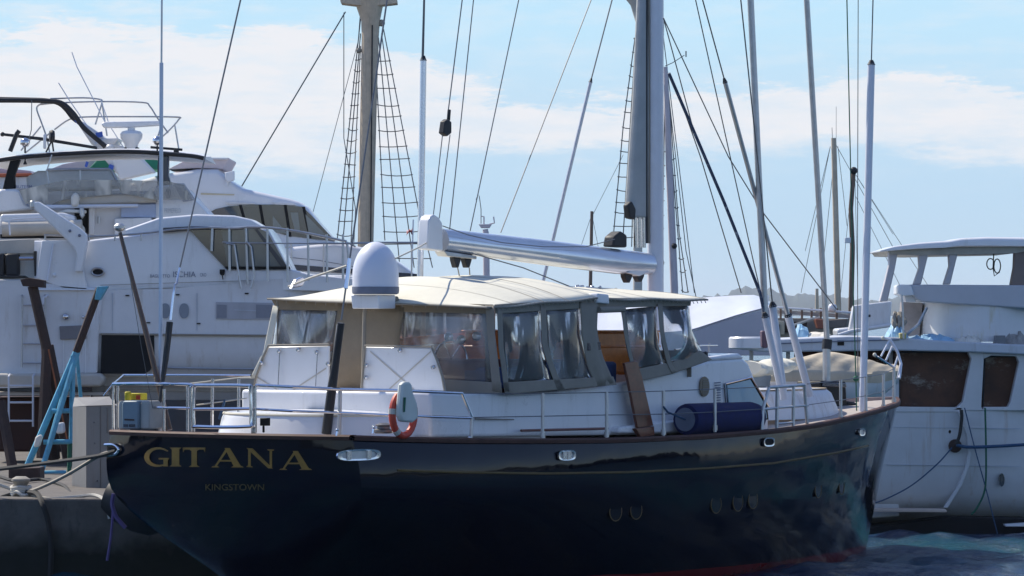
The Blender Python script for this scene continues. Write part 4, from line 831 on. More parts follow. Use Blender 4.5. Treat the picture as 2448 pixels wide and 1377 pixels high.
# dinghy under canvas on the foredeck, port side
def dinghy():
    root = thing('covered_dinghy', G(1990, 940, -1.0), 'white dinghy under a beige canvas cover lying along the foredeck', 'dinghy')
    X0, X1 = 1842, 2148; rows = []; hul = []
    for i in range(41):
        t = i/40; x = X0+(X1-X0)*t
        y_t = interp(x, [1842, 1860, 1900, 1960, 1990, 2050, 2100, 2148], [890, 862, 858, 843, 841, 852, 868, 883])
        y_e = interp(x, [1842, 1880, 1950, 2040, 2100, 2148], [900, 888, 892, 896, 893, 886])
        y_b = interp(x, [1842, 1880, 1950, 2040, 2100, 2148], [912, 912, 912, 914, 916, 905])
        s = -.9; wd = .9*math.sin(math.pi*min(1, max(.0, .06+.9*t)))**.6+.02
        e = G(x, y_e, s+.0); tp = G(x, y_t, s-wd*.8); bt = G(x, y_b, s)
        row = [bt, e+SD*.02]
        for k in range(1, 10):
            u = k/10; w_ = .02*math.sin(t*23+u*5)+.018*math.sin(t*41-u*9)
            row.append(e*(1-u)+tp*u+V((0, 0, (.08*math.sin(math.pi*u)+w_*math.sin(math.pi*u)))))
        row += [tp, e-SD*1.6*wd]
        rows.append(row)
        y_k = interp(x, [1842, 1870, 1950, 2040, 2100, 2148], [930, 962, 968, 972, 955, 915])
        hul.append([bt-SD*.01, G(x, (y_b*.4+y_k*.6), s-.04), G(x, y_k, s-.3), G(x, y_k, s-1.0)])
    mb = MB(); mb.grid(rows); mb.build('cover', dingc, root, ang=1.2)
    mb = MB(); mb.grid(hul); mb.build('hull', white_d, root, ang=1.2)
dinghy()
mb = MB(); rows = []
for i in range(21):
    t = i/20; x = 1788+84*t; yt_ = 864+6*math.sin(t*5)+8*abs(t-.5); c_ = G(x, yt_+12, .2); rows.append([c_+SD*(.28*math.cos(k)*(1+.1*math.sin(t*20+k*3)))+V((0, 0, (.12+.02*math.sin(t*13))*math.sin(k))) for k in [j*math.pi/6 for j in range(12)]])
mb.grid(rows, True); mb.add(rows[0], [tuple(range(12))]); mb.add(rows[-1], [tuple(range(12))]); mb.build('folded_sail', cream, None, label='pale folded sail bundle just forward of the coachroof', cat='sail')
mb = MB(); rows = []
for i in range(25):
    t = i/24; x = 1826+105*t; c_ = G(x, 946+6*t+3*math.sin(t*9), .4); rows.append([c_+SD*(.2*math.cos(k)*(1+.25*math.sin(t*17+k*4)))+V((0, 0, (.085+.02*math.sin(t*11))*math.sin(k))) for k in [j*math.pi/6 for j in range(12)]])
mb.grid(rows, True); mb.add(rows[0], [tuple(range(12))]); mb.add(rows[-1], [tuple(range(12))]); mb.build('yellow_bundle', yellow, None, label='crumpled yellow cloth bundle on the forward deckhouse', cat='cloth')
fr = thing('black_box', G(1990, 985, .2), 'tall black box with a slanted top standing on the foredeck', 'box')
mb = MB(); mb.prism([G(x, y, .3) for x, y in ((1958, 985), (1962, 915), (1965, 910), (2022, 912), (2026, 985))], -SD*.5); mb.build('body', black, fr, bev=.02)
mb = MB(); mb.prism([G(x, y, .31) for x, y in ((1966, 914), (2020, 916), (2022, 926), (1964, 924))], SD*.02); mb.build('lid', navyp, fr, bev=.01)
mb = MB(); mb.prism([G(x, y, .3) for x, y in ((2026, 958), (2050, 962), (2050, 995), (2020, 1000))], -SD*.5); mb.build('coiled_gear', black, fr, bev=.04)
# ================================================================ background boats, far to near
def PR(mb, pts, Y, D): mb.prism([P(x, y, Y) for x, y in pts], (0, D, 0)); return mb
def part(name, pts, Y, D, m, par, bev=.02, **k): return slab(name, pts, Y, D, m, par, bev, **k)
def tub(name, pts, Y, r, m, par=None, n=6, sm_=0, **k):
    pp = [P(p[0], p[1], Y if len(p) < 3 else p[2]) for p in pts]
    if sm_: pp = tcurve(pp, sm_)
    return MB().tube(pp, r, n).build(name, m, par, **k)
def crowned(name, top, bot, Y, D, m, par, drop=.25, inset=.0, nx=None, bev=0, **k):
    """body with rounded shoulders: the traced top and bottom outlines at the near side, swept across its width"""
    xs = sorted(set([p[0] for p in top]+[p[0] for p in bot])); 
    xx = []
    for a, b in zip(xs[:-1], xs[1:]):
        n = max(1, int((b-a)/18)); xx += [a+(b-a)*i/n for i in range(n)]
    xx.append(xs[-1]); rows = []
    for x in xx:
        yt_ = interp(x, [p[0] for p in top], [p[1] for p in top]); yb_ = interp(x, [p[0] for p in bot], [p[1] for p in bot])
        T_, B_ = P(x, yt_, Y), P(x, yb_, Y); h = T_.z-B_.z; dr = min(drop, h*.5); row = [B_]
        for kk in range(7):
            t = kk/6*math.pi/2; row.append(V((T_.x, Y+dr*(1-math.cos(t))*1.3+inset*0, T_.z-dr*(1-math.sin(t)))))
        row += [T_+V((0, D*.5, dr*.12)), T_+V((0, D, -dr)), B_+V((0, D, 0))]
        rows.append(row)
    mb = MB(); mb.grid(rows); n = len(rows[0]); mb.add(rows[0], [tuple(range(n))]); mb.add(rows[-1], [tuple(range(n))])
    return mb.build(name, m, par, ang=.7, weld=True, **k)
# ---- tall ship masts with ratlines, far behind
def ratlines(root, l0, l1, n, Y, y0, y1, m=wire, extra=()):
    """l0,l1 = bottom/top points of outer shrouds; rungs between"""
    lines = [l0]+list(extra)+[l1]
    for q in lines: tub('shroud', q, Y, .016, m, root, 5)
    rng = random.Random(int(l0[0][0]))
    def at(q, y):
        ys = [p[1] for p in q]; xs = [p[0] for p in q]
        if ys[0] > ys[-1]: ys, xs = ys[::-1], xs[::-1]
        return interp(y, ys, xs)
    for i in range(n):
        y = y0+(y1-y0)*i/(n-1)+rng.uniform(-4, 4); a, b = at(l0, y), at(l1, y); p, q = P(a-3, y, Y-.03), P(b+3, y+rng.uniform(-3, 3), Y-.03)
        mb = MB(); mb.tube(sag(p, q, rng.uniform(0, .06), 4), .013, 4); mb.build('ratline', m, root)
Y = 120
tm = thing('ship_mast', P(875, 600, Y), 'thick pale mast with a flared top and ratlines, behind the satellite dome', 'mast', 'masts of other ships')
mb = MB(); mb.tube([P(873, 760, Y), P(874, 575, Y), P(880, 300, Y), P(885, 90, Y), P(886, 50, Y), P(884, 18, Y), P(884, 0, Y)], [.22, .22, .225, .235, .26, .36, .4], 20); mb.build('trunk', mast_w, tm)
mb = MB(); PR(mb, [(812, -4), (948, -6), (950, 8), (880, 16), (815, 8)], Y-.3, .7); mb.build('crosstree', mast_w, tm, bev=.02)
mb = MB(); mb.tube([P(886, 600, Y-.24), P(890, 60, Y-.27)], .02, 5); mb.build('luff_track', rubber, tm)
ratlines(tm, [(806, 575), (862, 45)], [(838, 600), (862, 110)], 16, Y, 140, 560, extra=([(820, 575), (862, 80)],))
ratlines(tm, [(920, 575), (895, 80)], [(1034, 640), (1000, 500), (917, 70)], 15, Y, 145, 620, extra=([(956, 640), (905, 90)], [(990, 640), (912, 80)]))
tub('halyard', [(822, 30), (822, 330), (850, 500), (845, 600)], Y, .014, wire, tm); tub('halyard', [(868, -60), (856, 100), (745, 520)], Y, .01, wire, tm)
mb = MB(); mb.ball(P(858, 121, Y), .08, 6); mb.ball(P(912, 55, Y), .1, 6); mb.build('mast_block', rope, tm)
tub('forestay', [(826, 28), (578, 445)], Y, .02, wire, tm)
t2 = thing('ship_mast', P(1525, 600, Y), 'cream mast with ratlines just left of the big grey sail cover', 'mast', 'masts of other ships')
mb = MB(); mb.tube([P(1524, 760, Y), P(1526, 300, Y), P(1530, 60, Y), P(1526, 10, Y), P(1520, -10, Y)], [.13, .12, .1, .22, .3], 16); mb.build('trunk', mat('cream_mast', (.6, .57, .5), .5), t2)
ratlines(t2, [(1464, 590), (1490, 300), (1518, 90)], [(1510, 590), (1522, 90)], 17, Y, 92, 570, extra=([(1488, 590), (1520, 90)],))
tub('shroud', [(1587, 45), (1586, 90), (1660, 700)], Y, .014, wire, t2)
t3 = thing('ship_mast', P(1605, 690, Y), 'pinkish white tapered mast with a wind instrument arm, right of the main mast', 'mast', 'masts of other ships')
mb = MB(); mb.tube([P(1612, 760, Y), P(1612, 690, Y), P(1600, 400, Y), P(1591, 160, Y)], [.11, .11, .1, .06], 14); mb.build('trunk', mast_p, t3)
tub('wind_arm', [(1590, 158), (1608, 150), (1636, 132)], Y, .012, wire, t3); tub('wind_arm', [(1640, 122), (1640, 136)], Y, .02, wire, t3)
ratlines(t3, [(1572, 700), (1584, 200)], [(1582, 700), (1590, 200)], 12, Y, 360, 690); ratlines(t3, [(1632, 700), (1598, 280)], [(1645, 700), (1624, 560), (1600, 240)], 9, Y, 380, 690)
tub('shroud', [(1664, 710), (1640, 600), (1598, 220)], Y, .014, wire, t3)
mb = MB(); mb.ball(P(1612, 588, Y-.2), .08, 6); mb.ball(P(1578, 628, Y-.2), .12, 6); mb.build('radar_reflector', rubber, t3)
for pts, r, m_, lab in (([(1410, 760), (1415, 505)], .05, mast_b, 'thin dark brown mast seen just above the long boom'), ([(2004, 760), (1993, 330)], .085, mast_w, 'grey-brown wooden mast with two thin aerials on its top'),
                        ([(2032, 830), (2038, 590), (2034, 500), (2041, 408)], .07, mast_b, 'slightly bent brown wooden mast with a white lamp box'), ([(1953, 760), (1953, 690)], .05, mast_w, 'short pole stump rising above the wooden schooner'),
                        ([(1164, 760), (1162, 560), (1160, 548)], .09, mast_p, 'white instrument mast with wind sensors behind the boom')):
    t = thing('ship_mast', P(pts[0][0], pts[0][1], 112), lab, 'mast', 'masts of other ships')
    mb = MB(); mb.tube([P(x, y, 112) for x, y in pts], r, 12, r2=r*.8); mb.build('trunk', m_, t)
    x, y = pts[-1]
    if x == 1993:
        tub('aerial', [(1990, 330), (1989, 305)], 112, .008, wire, t); tub('aerial', [(1999, 330), (1999, 255)], 112, .006, wire, t)
        for a, b in (((1985, 350), (1925, 600)), ((1985, 350), (1915, 700)), ((2003, 350), (2025, 540)), ((1998, 345), (2140, 600)), ((1992, 400), (1962, 690))): tub('shroud', [a, b], 112, .008, wire, t)
    elif x == 2041:
        mb = MB(); mb.ball(P(2041, 408, 111.8), .1, 6); mb.build('masthead_fitting', rubber, t)
        mb = MB(); PR(mb, [(2020, 568), (2034, 568), (2034, 581), (2020, 581)], 111.6, .2); mb.build('lamp_box', white, t, bev=.01)
        for a, b in (((2046, 418), (2135, 560)), ((2046, 418), (2230, 700)), ((2038, 420), (2010, 700)), ((2044, 430), (2052, 760)), ((2046, 470), (2160, 700))): tub('shroud', [a, b], 112, .007, wire, t)
    elif x == 1415:
        for a, b in (((1415, 512), (1385, 600)), ((1415, 512), (1432, 600)), ((1418, 512), (1490, 370))): tub('shroud', [a, b], 112, .007, wire, t)
    elif x == 1160:
        mb = MB(); PR(mb, [(1144, 536), (1176, 536), (1170, 545), (1150, 545)], 111.9, .3); mb.build('platform', mast_p, t, bev=.01)
        tub('sensor', [(1157, 536), (1157, 518), (1150, 517)], 112, .02, mast_p, t); tub('sensor', [(1170, 536), (1182, 533), (1180, 518)], 112, .02, mast_p, t)
        tub('whip_aerial', [(1150, 535), (1150, 500), (1146, 470), (1143, 464), (1138, 478)], 112, .012, wire, t)
# small courtesy flag and lamp pole between the masts
t = thing('flagpole', P(985, 660, 108), 'thin pole with a limp red and white flag left of the white tube', 'flagpole')
tub('pole', [(984, 665), (988, 525)], 108, .02, spar_w, t); rows = []
for i in range(9):
    x = 986-14*i/8; rows.append([P(x, 543+4*math.sin(i)+2*i, 108+.06*math.sin(i*1.6)), P(x+1, 560+3*math.sin(i*1.3)-1*i, 108+.06*math.sin(i*1.6+1))])
mb = MB(); mb.grid(rows); mb.build('flag', mat('red_white_flag', (.5, .16, .14), .8, var=.8, scale=9), t, solid=.004)
# ================================================================ left: yachts hauled out on the quay
# ---- rearmost: flybridge cruiser with dark wrap-around window
Y = 99
c = thing('flybridge_yacht', P(760, 700, Y), 'white flybridge cruiser with dark wrap-around windows and a radar arch, rearmost of the hauled-out yachts', 'motor yacht')
crowned('hull', [(300, 640), (600, 610), (700, 590), (800, 580), (860, 590), (900, 598), (950, 625), (1012, 668)], [(300, 900), (600, 880), (800, 800), (900, 740), (1000, 690), (1012, 672)], Y-1.0, 4.4, white, c, drop=.12)
part('hull_stripe', [(690, 632), (720, 634), (1000, 655), (1006, 668), (1000, 668), (860, 655), (700, 646)], Y-1.03, .06, navyp, c, bev=0)
crowned('upper_cabin', [(300, 440), (380, 418), (470, 404), (520, 404), (548, 430), (580, 450), (640, 463), (690, 474), (714, 482), (735, 496), (760, 530), (800, 575)], [(300, 640), (500, 560), (620, 560), (640, 590), (800, 590)], Y, 3.2, white, c, drop=.14)
win = [(490, 514), (515, 500), (545, 493), (600, 489), (660, 489), (722, 494), (745, 515), (802, 576), (760, 573), (690, 564), (640, 550), (612, 535), (570, 527)]
wo_ = part('wrap_window', win, Y-.03, .08, glassd, c, bev=0)
for a, b in (((571, 490), (582, 530)), ((618, 489), (628, 548)), ((678, 490), (690, 566)), ((722, 494), (738, 570))): mb = MB(); PR(mb, [(a[0], a[1]), (a[0]+7, a[1]), (b[0]+7, b[1]), (b[0], b[1])], Y-.05, .05); mb.build('mullion', black, wo_)
part('pane', [(652, 515), (685, 558), (652, 556)], Y-.06, .02, glassm, wo_, bev=0); part('pane', [(694, 508), (712, 508), (718, 555), (704, 548)], Y-.06, .02, glassm, wo_, bev=0); part('pane', [(730, 512), (780, 562), (738, 558)], Y-.06, .02, glassm, wo_, bev=0)
part('cream_moulding', [(480, 461), (560, 464), (560, 467), (480, 465)], Y-.02, .04, yellowst, c, bev=0)
part('eyebrow', [(538, 481), (610, 484), (610, 488), (545, 489)], Y-.04, .1, white_d, c, bev=.01); part('eyebrow', [(650, 483), (705, 486), (708, 491), (655, 489)], Y-.04, .1, white_d, c, bev=.01)
part('spotlight', [(538, 412), (560, 408), (560, 430), (545, 436), (538, 430)], Y-.2, .25, white, c, bev=.02); tub('spotlight_bracket', [(545, 432), (540, 446)], Y-.1, .04, white, c)
part('fly_screen', [(400, 405), (445, 382), (545, 377), (548, 380), (535, 404), (470, 402)], Y+.2, 2.6, mat('pale_pink_cover', (.66, .56, .56), .7, var=.08, bump=.4, bscale=5), c, bev=.02); part('screen_cap', [(440, 376), (546, 377), (542, 381), (440, 381)], Y+.1, 2.8, white, c, bev=.01)
part('green_cover', [(340, 380), (385, 376), (388, 405), (356, 405)], Y-.1, 2.2, greent, c, bev=.03); part('green_cover', [(212, 403), (232, 382), (262, 380), (262, 405)], Y+.3, 2, greent, c, bev=.03)
part('sun_canopy', [(118, 405), (150, 392), (200, 383), (250, 380), (262, 405)], Y+.6, 2.4, mat('lilac_cover', (.52, .48, .55), .8), c, bev=.02)
# radar arch
part('radar_arch', [(180, 288), (196, 290), (240, 320), (262, 340), (300, 352), (330, 375), (366, 410), (290, 430), (270, 405), (248, 380), (232, 362), (226, 350), (218, 345)], Y-.6, .5, white_d, c, bev=.05)
part('arch_foot', [(262, 372), (330, 368), (372, 412), (286, 432)], Y-.65, .4, white, c, bev=.05)
for a in (((184, 296), (176, 287), (196, 293), (190, 301)), ((228, 318), (244, 314), (246, 326), (232, 330)), ((206, 385), (212, 388), (208, 400), (202, 398)), ((262, 392), (272, 396), (270, 406), (258, 402))): part('tape', list(a), Y-.64, .05, tape, c, bev=0)
part('arch_wing', [(224, 345), (246, 330), (284, 330), (276, 342), (250, 355), (235, 360)], Y-.7, 1.2, white_d, c, bev=.04)
tub('arch_tube', [(-40, 240), (60, 240), (120, 242), (150, 248), (176, 272), (200, 305), (246, 345), (252, 352)], Y-.9, .055, rubber, c, 8, 5)
tub('arch_tube', [(-40, 236), (60, 238), (110, 240), (140, 247), (158, 262), (172, 280), (184, 290)], Y-.3, .05, rubber, c, 8, 5)
for pts in ([(105, 246), (92, 252), (88, 262), (98, 290), (112, 330), (120, 372)], [(96, 250), (140, 246), (240, 243), (340, 245), (358, 254), (375, 280), (402, 318)], [(120, 236), (200, 234), (240, 238), (244, 243)], [(130, 310), (165, 286), (200, 280), (300, 279), (420, 280), (427, 286), (400, 316), (372, 340)],
            [(244, 246), (228, 298)], [(244, 246), (256, 325)], [(127, 312), (60, 366)], [(418, 300), (428, 360)], [(384, 306), (376, 330)], [(98, 302), (50, 360)]):
    tub('canopy_frame', pts, Y-.2, .02, alu, c, 6, 4 if len(pts) > 2 else 0)
for pts in ([(172, 125), (184, 160), (212, 215), (250, 290)], [(140, 198), (166, 240), (222, 320)], [(240, 236), (262, 300), (300, 360)]): tub('whip_aerial', pts, Y-.4, .012, spar_w, c, 5)
rd = part('radar_scanner', [(241, 296), (250, 291), (383, 289), (388, 292), (386, 300), (310, 305), (248, 306)], Y-1.1, .2, white, c, bev=.03)
mb = MB(); b_ = P(314, 358, Y-1.0); k_ = (Y-1)/F
mb.lathe([(14*k_, 0), (17*k_, 14*k_), (26*k_, 28*k_), (27*k_, 38*k_), (22*k_, 44*k_), (9*k_, 47*k_), (9*k_, 54*k_)], b_, n=24); mb.build('radar_pedestal', white, c); part('radar_feet', [(297, 352), (306, 352), (306, 362), (322, 362), (322, 352), (331, 352), (331, 366), (297, 366)], Y-1.1, .25, black, c, bev=.01)
mb = MB(); mb.lathe([(.08, -.03), (.1, 0), (.1, .05), (.06, .09)], P(264, 355, Y-1.1), n=16); mb.build('horn', white_d, c)
# bow rail of it
tub('bow_rail', [(735, 582), (830, 582), (900, 580), (1040, 580)], Y-1.1, .025, alu, c)
tub('bow_rail', [(800, 570), (820, 574), (850, 590)], Y-1.1, .02, alu, c)
for x0, x1 in ((774, 774), (696, 700), (820, 820), (916, 916), (984, 984)): tub('stanchion', [(x0, 582), (x1, 668)], Y-1.1, .02, alu, c)
tub('guard_wire', [(660, 612), (760, 622), (860, 640)], Y-1.1, .008, wire, c)
# ---- middle: hardtop yacht
Y = 92
b = thing('hardtop_yacht', P(150, 620, Y), 'white yacht with a black-edged curved hardtop on dark posts, tender slung across its aft deck', 'motor yacht')
pts = [(-30, 388), (40, 377), (150, 368), (250, 363), (330, 363), (400, 368), (460, 373), (490, 379)]
mb = MB(); rows = []
for i in range(31):
    x = -30+520*i/30; y = interp(x, [p[0] for p in pts], [p[1] for p in pts]); h = 5 if x < 440 else 5*(490-x)/50+.8
    t_ = P(x, y-h*.8, Y); b2_ = P(x, y+h, Y); rows.append([b2_, t_+V((0, .0, 0)), t_+V((0, .3, .04)), t_+V((0, 1.8, .1)), t_+V((0, 3.4, .0)), b2_+V((0, 3.4, 0)), b2_+V((0, .3, 0))])
mb.grid(rows, True); mb.add(rows[0], [tuple(range(7))]); mb.add(rows[-1], [tuple(range(7))]); ht = mb.build('hardtop', white_d, b)
tub('hardtop_edge', pts, Y-.02, .045, rubber, ht, 8, 3)
part('post', [(26, 378), (50, 376), (34, 420), (36, 450), (6, 452), (16, 410)], Y+.05, .25, black, b); part('post', [(378, 372), (403, 373), (403, 420), (410, 443), (376, 445), (376, 400)], Y+.05, .25, navyp, b)
crowned('side_panel', [(372, 444), (412, 441), (446, 452), (470, 480), (500, 512), (560, 528), (640, 548)], [(372, 560), (640, 590)], Y, 3, white, b, drop=.05)
part('side_recess', [(414, 438), (440, 438), (468, 478), (438, 483)], Y-.015, .03, mat('recess_grey', (.4, .43, .48), .4), b, bev=0)
mb = MB(); cc = P(402, 462, Y-.02); mb.tube([cc+V((.045*math.cos(t), 0, .1*math.sin(t))) for t in [i*math.pi/8 for i in range(17)]], .01, 5); mb.tube([cc+V((0, 0, -.06)), cc+V((0, 0, .06))], .012, 5); mb.build('builder_emblem', textg, b)
lettering('side_lettering', 'PRIMEFIELD', lambda x, y: P(x, y, Y-.015), 393, 498, 432, 509, textf, b)
crowned('superstructure', [(-30, 452), (0, 452), (60, 450), (90, 456), (372, 456)], [(-30, 680), (372, 600)], Y+.4, 3, white_d, b, drop=.1)
part('lower_structure', [(-30, 500), (372, 495), (372, 620), (-30, 640)], Y+.3, 1, white, b, bev=.03)
part('windscreen_film', [(45, 455), (110, 440), (160, 430), (270, 430), (400, 433), (440, 442), (462, 478), (374, 478), (290, 462), (150, 478), (120, 490), (60, 487)], Y-.4, .03, film, b, bev=0)
part('plastic_sheet', [(60, 425), (90, 408), (260, 406), (275, 430), (285, 445), (180, 455), (65, 450)], Y+.5, 1.5, mat('crumpled_plastic', (.7, .69, .66), .35, var=.12, scale=3, bump=1, bscale=5), b, bev=.05)
part('furled_awning', [(120, 488), (165, 468), (300, 462), (374, 466), (374, 484), (130, 494)], Y-.3, .4, beige, b, bev=.08)
tub('rail', [(112, 406), (260, 404), (268, 410), (292, 458)], Y-.1, .03, alu, b, 8); tub('rail', [(112, 405), (116, 440)], Y-.1, .025, alu, b); tub('rail', [(192, 406), (192, 450)], Y-.1, .025, alu, b); tub('rail', [(113, 405), (124, 370)], Y-.1, .015, alu, b)
lettering('roof_lettering', 'BUTEEM', lambda x, y: P(x, y, Y+.35), 38, 443, 76, 450, mat('blue_letter', (.05, .07, .3), .5), b)
part('bow_locker', [(0, 452), (38, 452), (48, 456), (60, 487), (80, 500), (-30, 512), (-30, 500)], Y-.2, 1.5, white, b, bev=.05)
part('awning_case', [(0, 512), (150, 508), (178, 515), (180, 540), (150, 545), (0, 545)], Y-.9, .5, white, b, bev=.06, bseg=3)
mb = MB(); mb.tube([P(6, 548, Y-.9), P(196, 543, Y-.9)], .16, 14); mb.build('cushion_roll', beige, b); tub('handrail', [(24, 562), (22, 530), (30, 524), (150, 518)], Y-1.2, .02, spar_w, b, 6)
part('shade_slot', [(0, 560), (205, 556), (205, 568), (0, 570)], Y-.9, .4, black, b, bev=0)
part('dark_doorway', [(178, 495), (212, 495), (212, 560), (196, 558), (194, 540), (178, 536)], Y+.1, .2, black, b, bev=0)
part('cushion', [(170, 540), (190, 534), (200, 544), (200, 560), (168, 560)], Y-.8, .4, white_w, b, bev=.05)
part('door_panel', [(222, 494), (330, 492), (330, 570), (222, 575)], Y+.0, .2, white_d, b, bev=.01); part('door_post', [(212, 490), (226, 490), (226, 562), (212, 562)], Y-.1, .2, white, b, bev=.02); tub('door_handle', [(236, 518), (236, 534)], Y-.1, .03, alu, b)
part('windbreak', [(289, 488), (372, 488), (372, 520), (289, 520)], Y-.1, .1, mat('shaded_blue_panel', (.42, .5, .68), .5), b, bev=.01); part('locker', [(273, 522), (362, 520), (364, 570), (273, 570)], Y-.2, .3, white, b, bev=.02)
tub('boom_rail', [(105, 494), (330, 492)], Y-.4, .04, spar_w, b, 8)
part('wrapped_pole', [(168, 470), (180, 458), (190, 470), (186, 494), (170, 494)], Y-.5, .2, white_w, b, bev=.05); part('crumpled_cloth', [(140, 506), (160, 500), (205, 502), (205, 510), (150, 508)], Y-.5, .2, white_w, b, bev=.03)
part('lamp', [(190, 496), (200, 496), (202, 515), (196, 524), (190, 514)], Y-.6, .1, alu, b, bev=.02)
part('searchlight_bar', [(4, 318), (10, 318), (100, 328), (232, 350), (232, 357), (100, 336), (4, 324)], Y+.4, .12, rubber, b, bev=.02)
mb = MB(); mb.ball(P(6, 321, Y+.4), .05, 8); mb.build('bar_end', rubber, b)
for x, y in ((60, 341), (376, 337)):
    mb = MB(); mb.ball(P(x, y, Y), .105, 8); mb.build('searchlight', steel, b); tub('searchlight_stalk', [(x, y+10), (x, 366)], Y, .02, rubber, b)
tub('scanner_stand', [(24, 362), (40, 320), (46, 312)], Y+.2, .05, rubber, b, 8)
mb = MB(); mb.lathe([(.03, -.06), (.12, -.05), (.14, 0), (.12, .05), (.03, .06)], P(124, 326, Y+.2), (1, .25, 0), 18); mb.build('hose_reel', rubber, b); tub('reel_leg', [(122, 340), (110, 364)], Y+.2, .02, rubber, b); tub('reel_leg', [(125, 340), (128, 362)], Y+.2, .02, rubber, b)
part('tube_lamp', [(103, 320), (110, 320), (110, 356), (103, 356)], Y, .08, white, b, bev=.02)
tub('whip_aerial', [(76, 240), (75, 310), (70, 330)], Y, .01, wire, b, 5); tub('roof_bar', [(360, 352), (436, 358)], Y+.2, .03, rubber, b); part('roof_box', [(416, 355), (426, 355), (428, 368), (414, 368)], Y+.1, .1, rubber, b, bev=.01)
mb = MB(); mb.lathe([(.05, 0), (.03, .03), (.012, .08), (.01, .2)], P(60, 393, Y), n=10); mb.build('hanging_lamp', rubber, b)
crowned('hull', [(-60, 660), (400, 650), (900, 660)], [(-60, 930), (900, 900)], Y+.8, 3, white_d, b, drop=.1)
part('hull_underbody', [(-60, 925), (900, 895), (860, 1000), (700, 1075), (-60, 1090)], Y+1.1, 2.4, navyp, b, bev=.05)  # dark underbody added to stand in for the shadow under the hulls
# ---- far orange and blue craft at the left edge
t = thing('covered_boat', P(40, 430, 110), 'slice of a boat with an orange stripe and pale cover at the far left edge', 'boat')
part('orange_stripe', [(-20, 415), (76, 414), (76, 420), (-20, 424)], 110, 2, mat('orange_stripe', (.5, .12, .05), .6), t); part('cover', [(-20, 402), (20, 402), (74, 408), (76, 415), (-20, 416)], 110.2, 2, mat('dusty_pink', (.5, .46, .5), .7), t, bev=.03); part('hull', [(-20, 423), (300, 421), (300, 470), (-20, 470)], 110.1, 2, white_d, t)
# ---- nearest of the hauled-out yachts, name in mirror writing
Y = 84
a = thing('motor_yacht', P(500, 950, Y), 'big white motor yacht with grey name lettering on its side, nearest of those hauled out', 'motor yacht')
# long hull as stations along the image x, section rounded under
rows = []; xs = [212, 240, 300, 400, 500, 600, 700, 800, 900, 980, 1040]
sh = [698, 694, 692, 690, 682, 672, 664, 660, 662, 668, 676]
for i in range(45):
    x = 215+825*i/44; t = i/44; yt_ = interp(x, xs, sh); w_ = 2.2*(1-max(0, t-.55)/.45)**.6 if t < .995 else .12; row = []
    kn = interp(x, [212, 700, 1040], [797, 800, 770]); lo = interp(x, [212, 700, 1040], [895, 893, 800]); be = interp(x, [212, 700, 1040], [960, 960, 830]); ke = interp(x, [212, 900, 1040], [1060, 1050, 850])
    yc = Y+2.2
    for y, k in ((yt_, .99), (kn-3, 1.0), (kn, 1.0), (kn+3, .985), (kn+40, .985), (lo-15, .95), (lo+8, .88), (be, .72), (ke, .12)): row.append(P(x, y, Y)+V((0, yc-w_*k-Y, 0)))
    row += [V((q.x, 2*yc-q.y, q.z)) for q in row[::-1]]
    rows.append(row)
mb = MB(); mb.grid(rows); mb.add(rows[0], [tuple(range(18))]); mb.build('hull', white_d, a, ang=.5)
def HS(y): return Y+.0 if y < 870 else Y+.35
for y0, y1, m_ in ((899, 922, mat('beige_boot', (.42, .38, .33), .6, var=.1)), (930, 936, mat('beige_boot', (.4, .36, .32), .6))): part('boot_stripe', [(250, y0), (700, y0), (700, y1), (250, y1)], Y+.22+(y0 > 910)*.2, .1, m_, a, bev=0)
part('bottom_paint', [(215, 935), (700, 935), (700, 1040), (215, 1060)], Y+.6, 1.5, navyp, a, bev=.05)
# deckhouse with raked windscreen
crowned('deckhouse', [(95, 575), (200, 575), (330, 560), (400, 548), (455, 545), (640, 545), (660, 580), (690, 640)], [(82, 700), (240, 694), (500, 684), (600, 676), (690, 668)], Y+.12, 3.6, white, a, drop=.06)
part('side_screen', [(455, 548), (620, 546), (640, 556), (688, 640), (540, 638)], Y+.08, .06, glassm, a, bev=0); part('dark_glass', [(452, 548), (528, 548), (545, 640), (538, 640)], Y+.06, .06, glassd, a, bev=0)
part('windscreen_bar', [(608, 548), (616, 548), (685, 636), (672, 638)], Y+.05, .05, navyp, a, bev=0); part('sill', [(536, 637), (692, 637), (694, 643), (540, 643)], Y+.0, .2, black, a, bev=0)
part('brow', [(380, 545), (455, 541), (540, 542), (560, 548), (455, 550), (390, 556)], Y-.02, 3.4, navyp, a, bev=.01)
crowned('foredeck', [(540, 642), (690, 643), (740, 655), (830, 664), (1000, 672)], [(540, 690), (1000, 700)], Y+.05, 3.6, white, a, drop=.05)
crowned('roof', [(300, 548), (380, 520), (470, 512), (560, 515), (600, 524), (632, 544)], [(300, 566), (470, 541), (632, 546)], Y+.2, 3.4, white, a, drop=.06)
part('aft_bulwark', [(100, 575), (170, 574), (186, 592), (190, 610), (210, 694), (150, 690), (86, 665)], Y-.1, .2, white, a, bev=.02)
sw = [(78, 483), (92, 482), (190, 545), (206, 560), (208, 580), (196, 650), (178, 650), (184, 612), (176, 592), (150, 565), (82, 500)]
part('swept_bracket', sw, Y-.35, .3, white, a, bev=.03, bseg=3); mb = MB(); mb.lathe([(.03, 0), (.05, .02), (.05, .12), (.03, .14)], P(78, 497, Y-.3), n=10); mb.build('bracket_light', alu, a)
tub('gas_strut', [(128, 582), (114, 670)], Y-.15, .025, spar_w, a); mb = MB(); mb.ball(P(130, 658, Y-.12), .04, 8); mb.build('knob', white, a)
for x, y in ((167, 552), (190, 563)): mb = MB(); mb.ball(P(x, y, Y-.36), .03, 6); mb.build('bolt_cover', textg, a)
tub('side_rail', [(105, 562), (210, 566), (280, 563), (360, 556), (420, 548), (500, 544), (560, 546), (600, 543)], Y-.05, .022, alu, a)
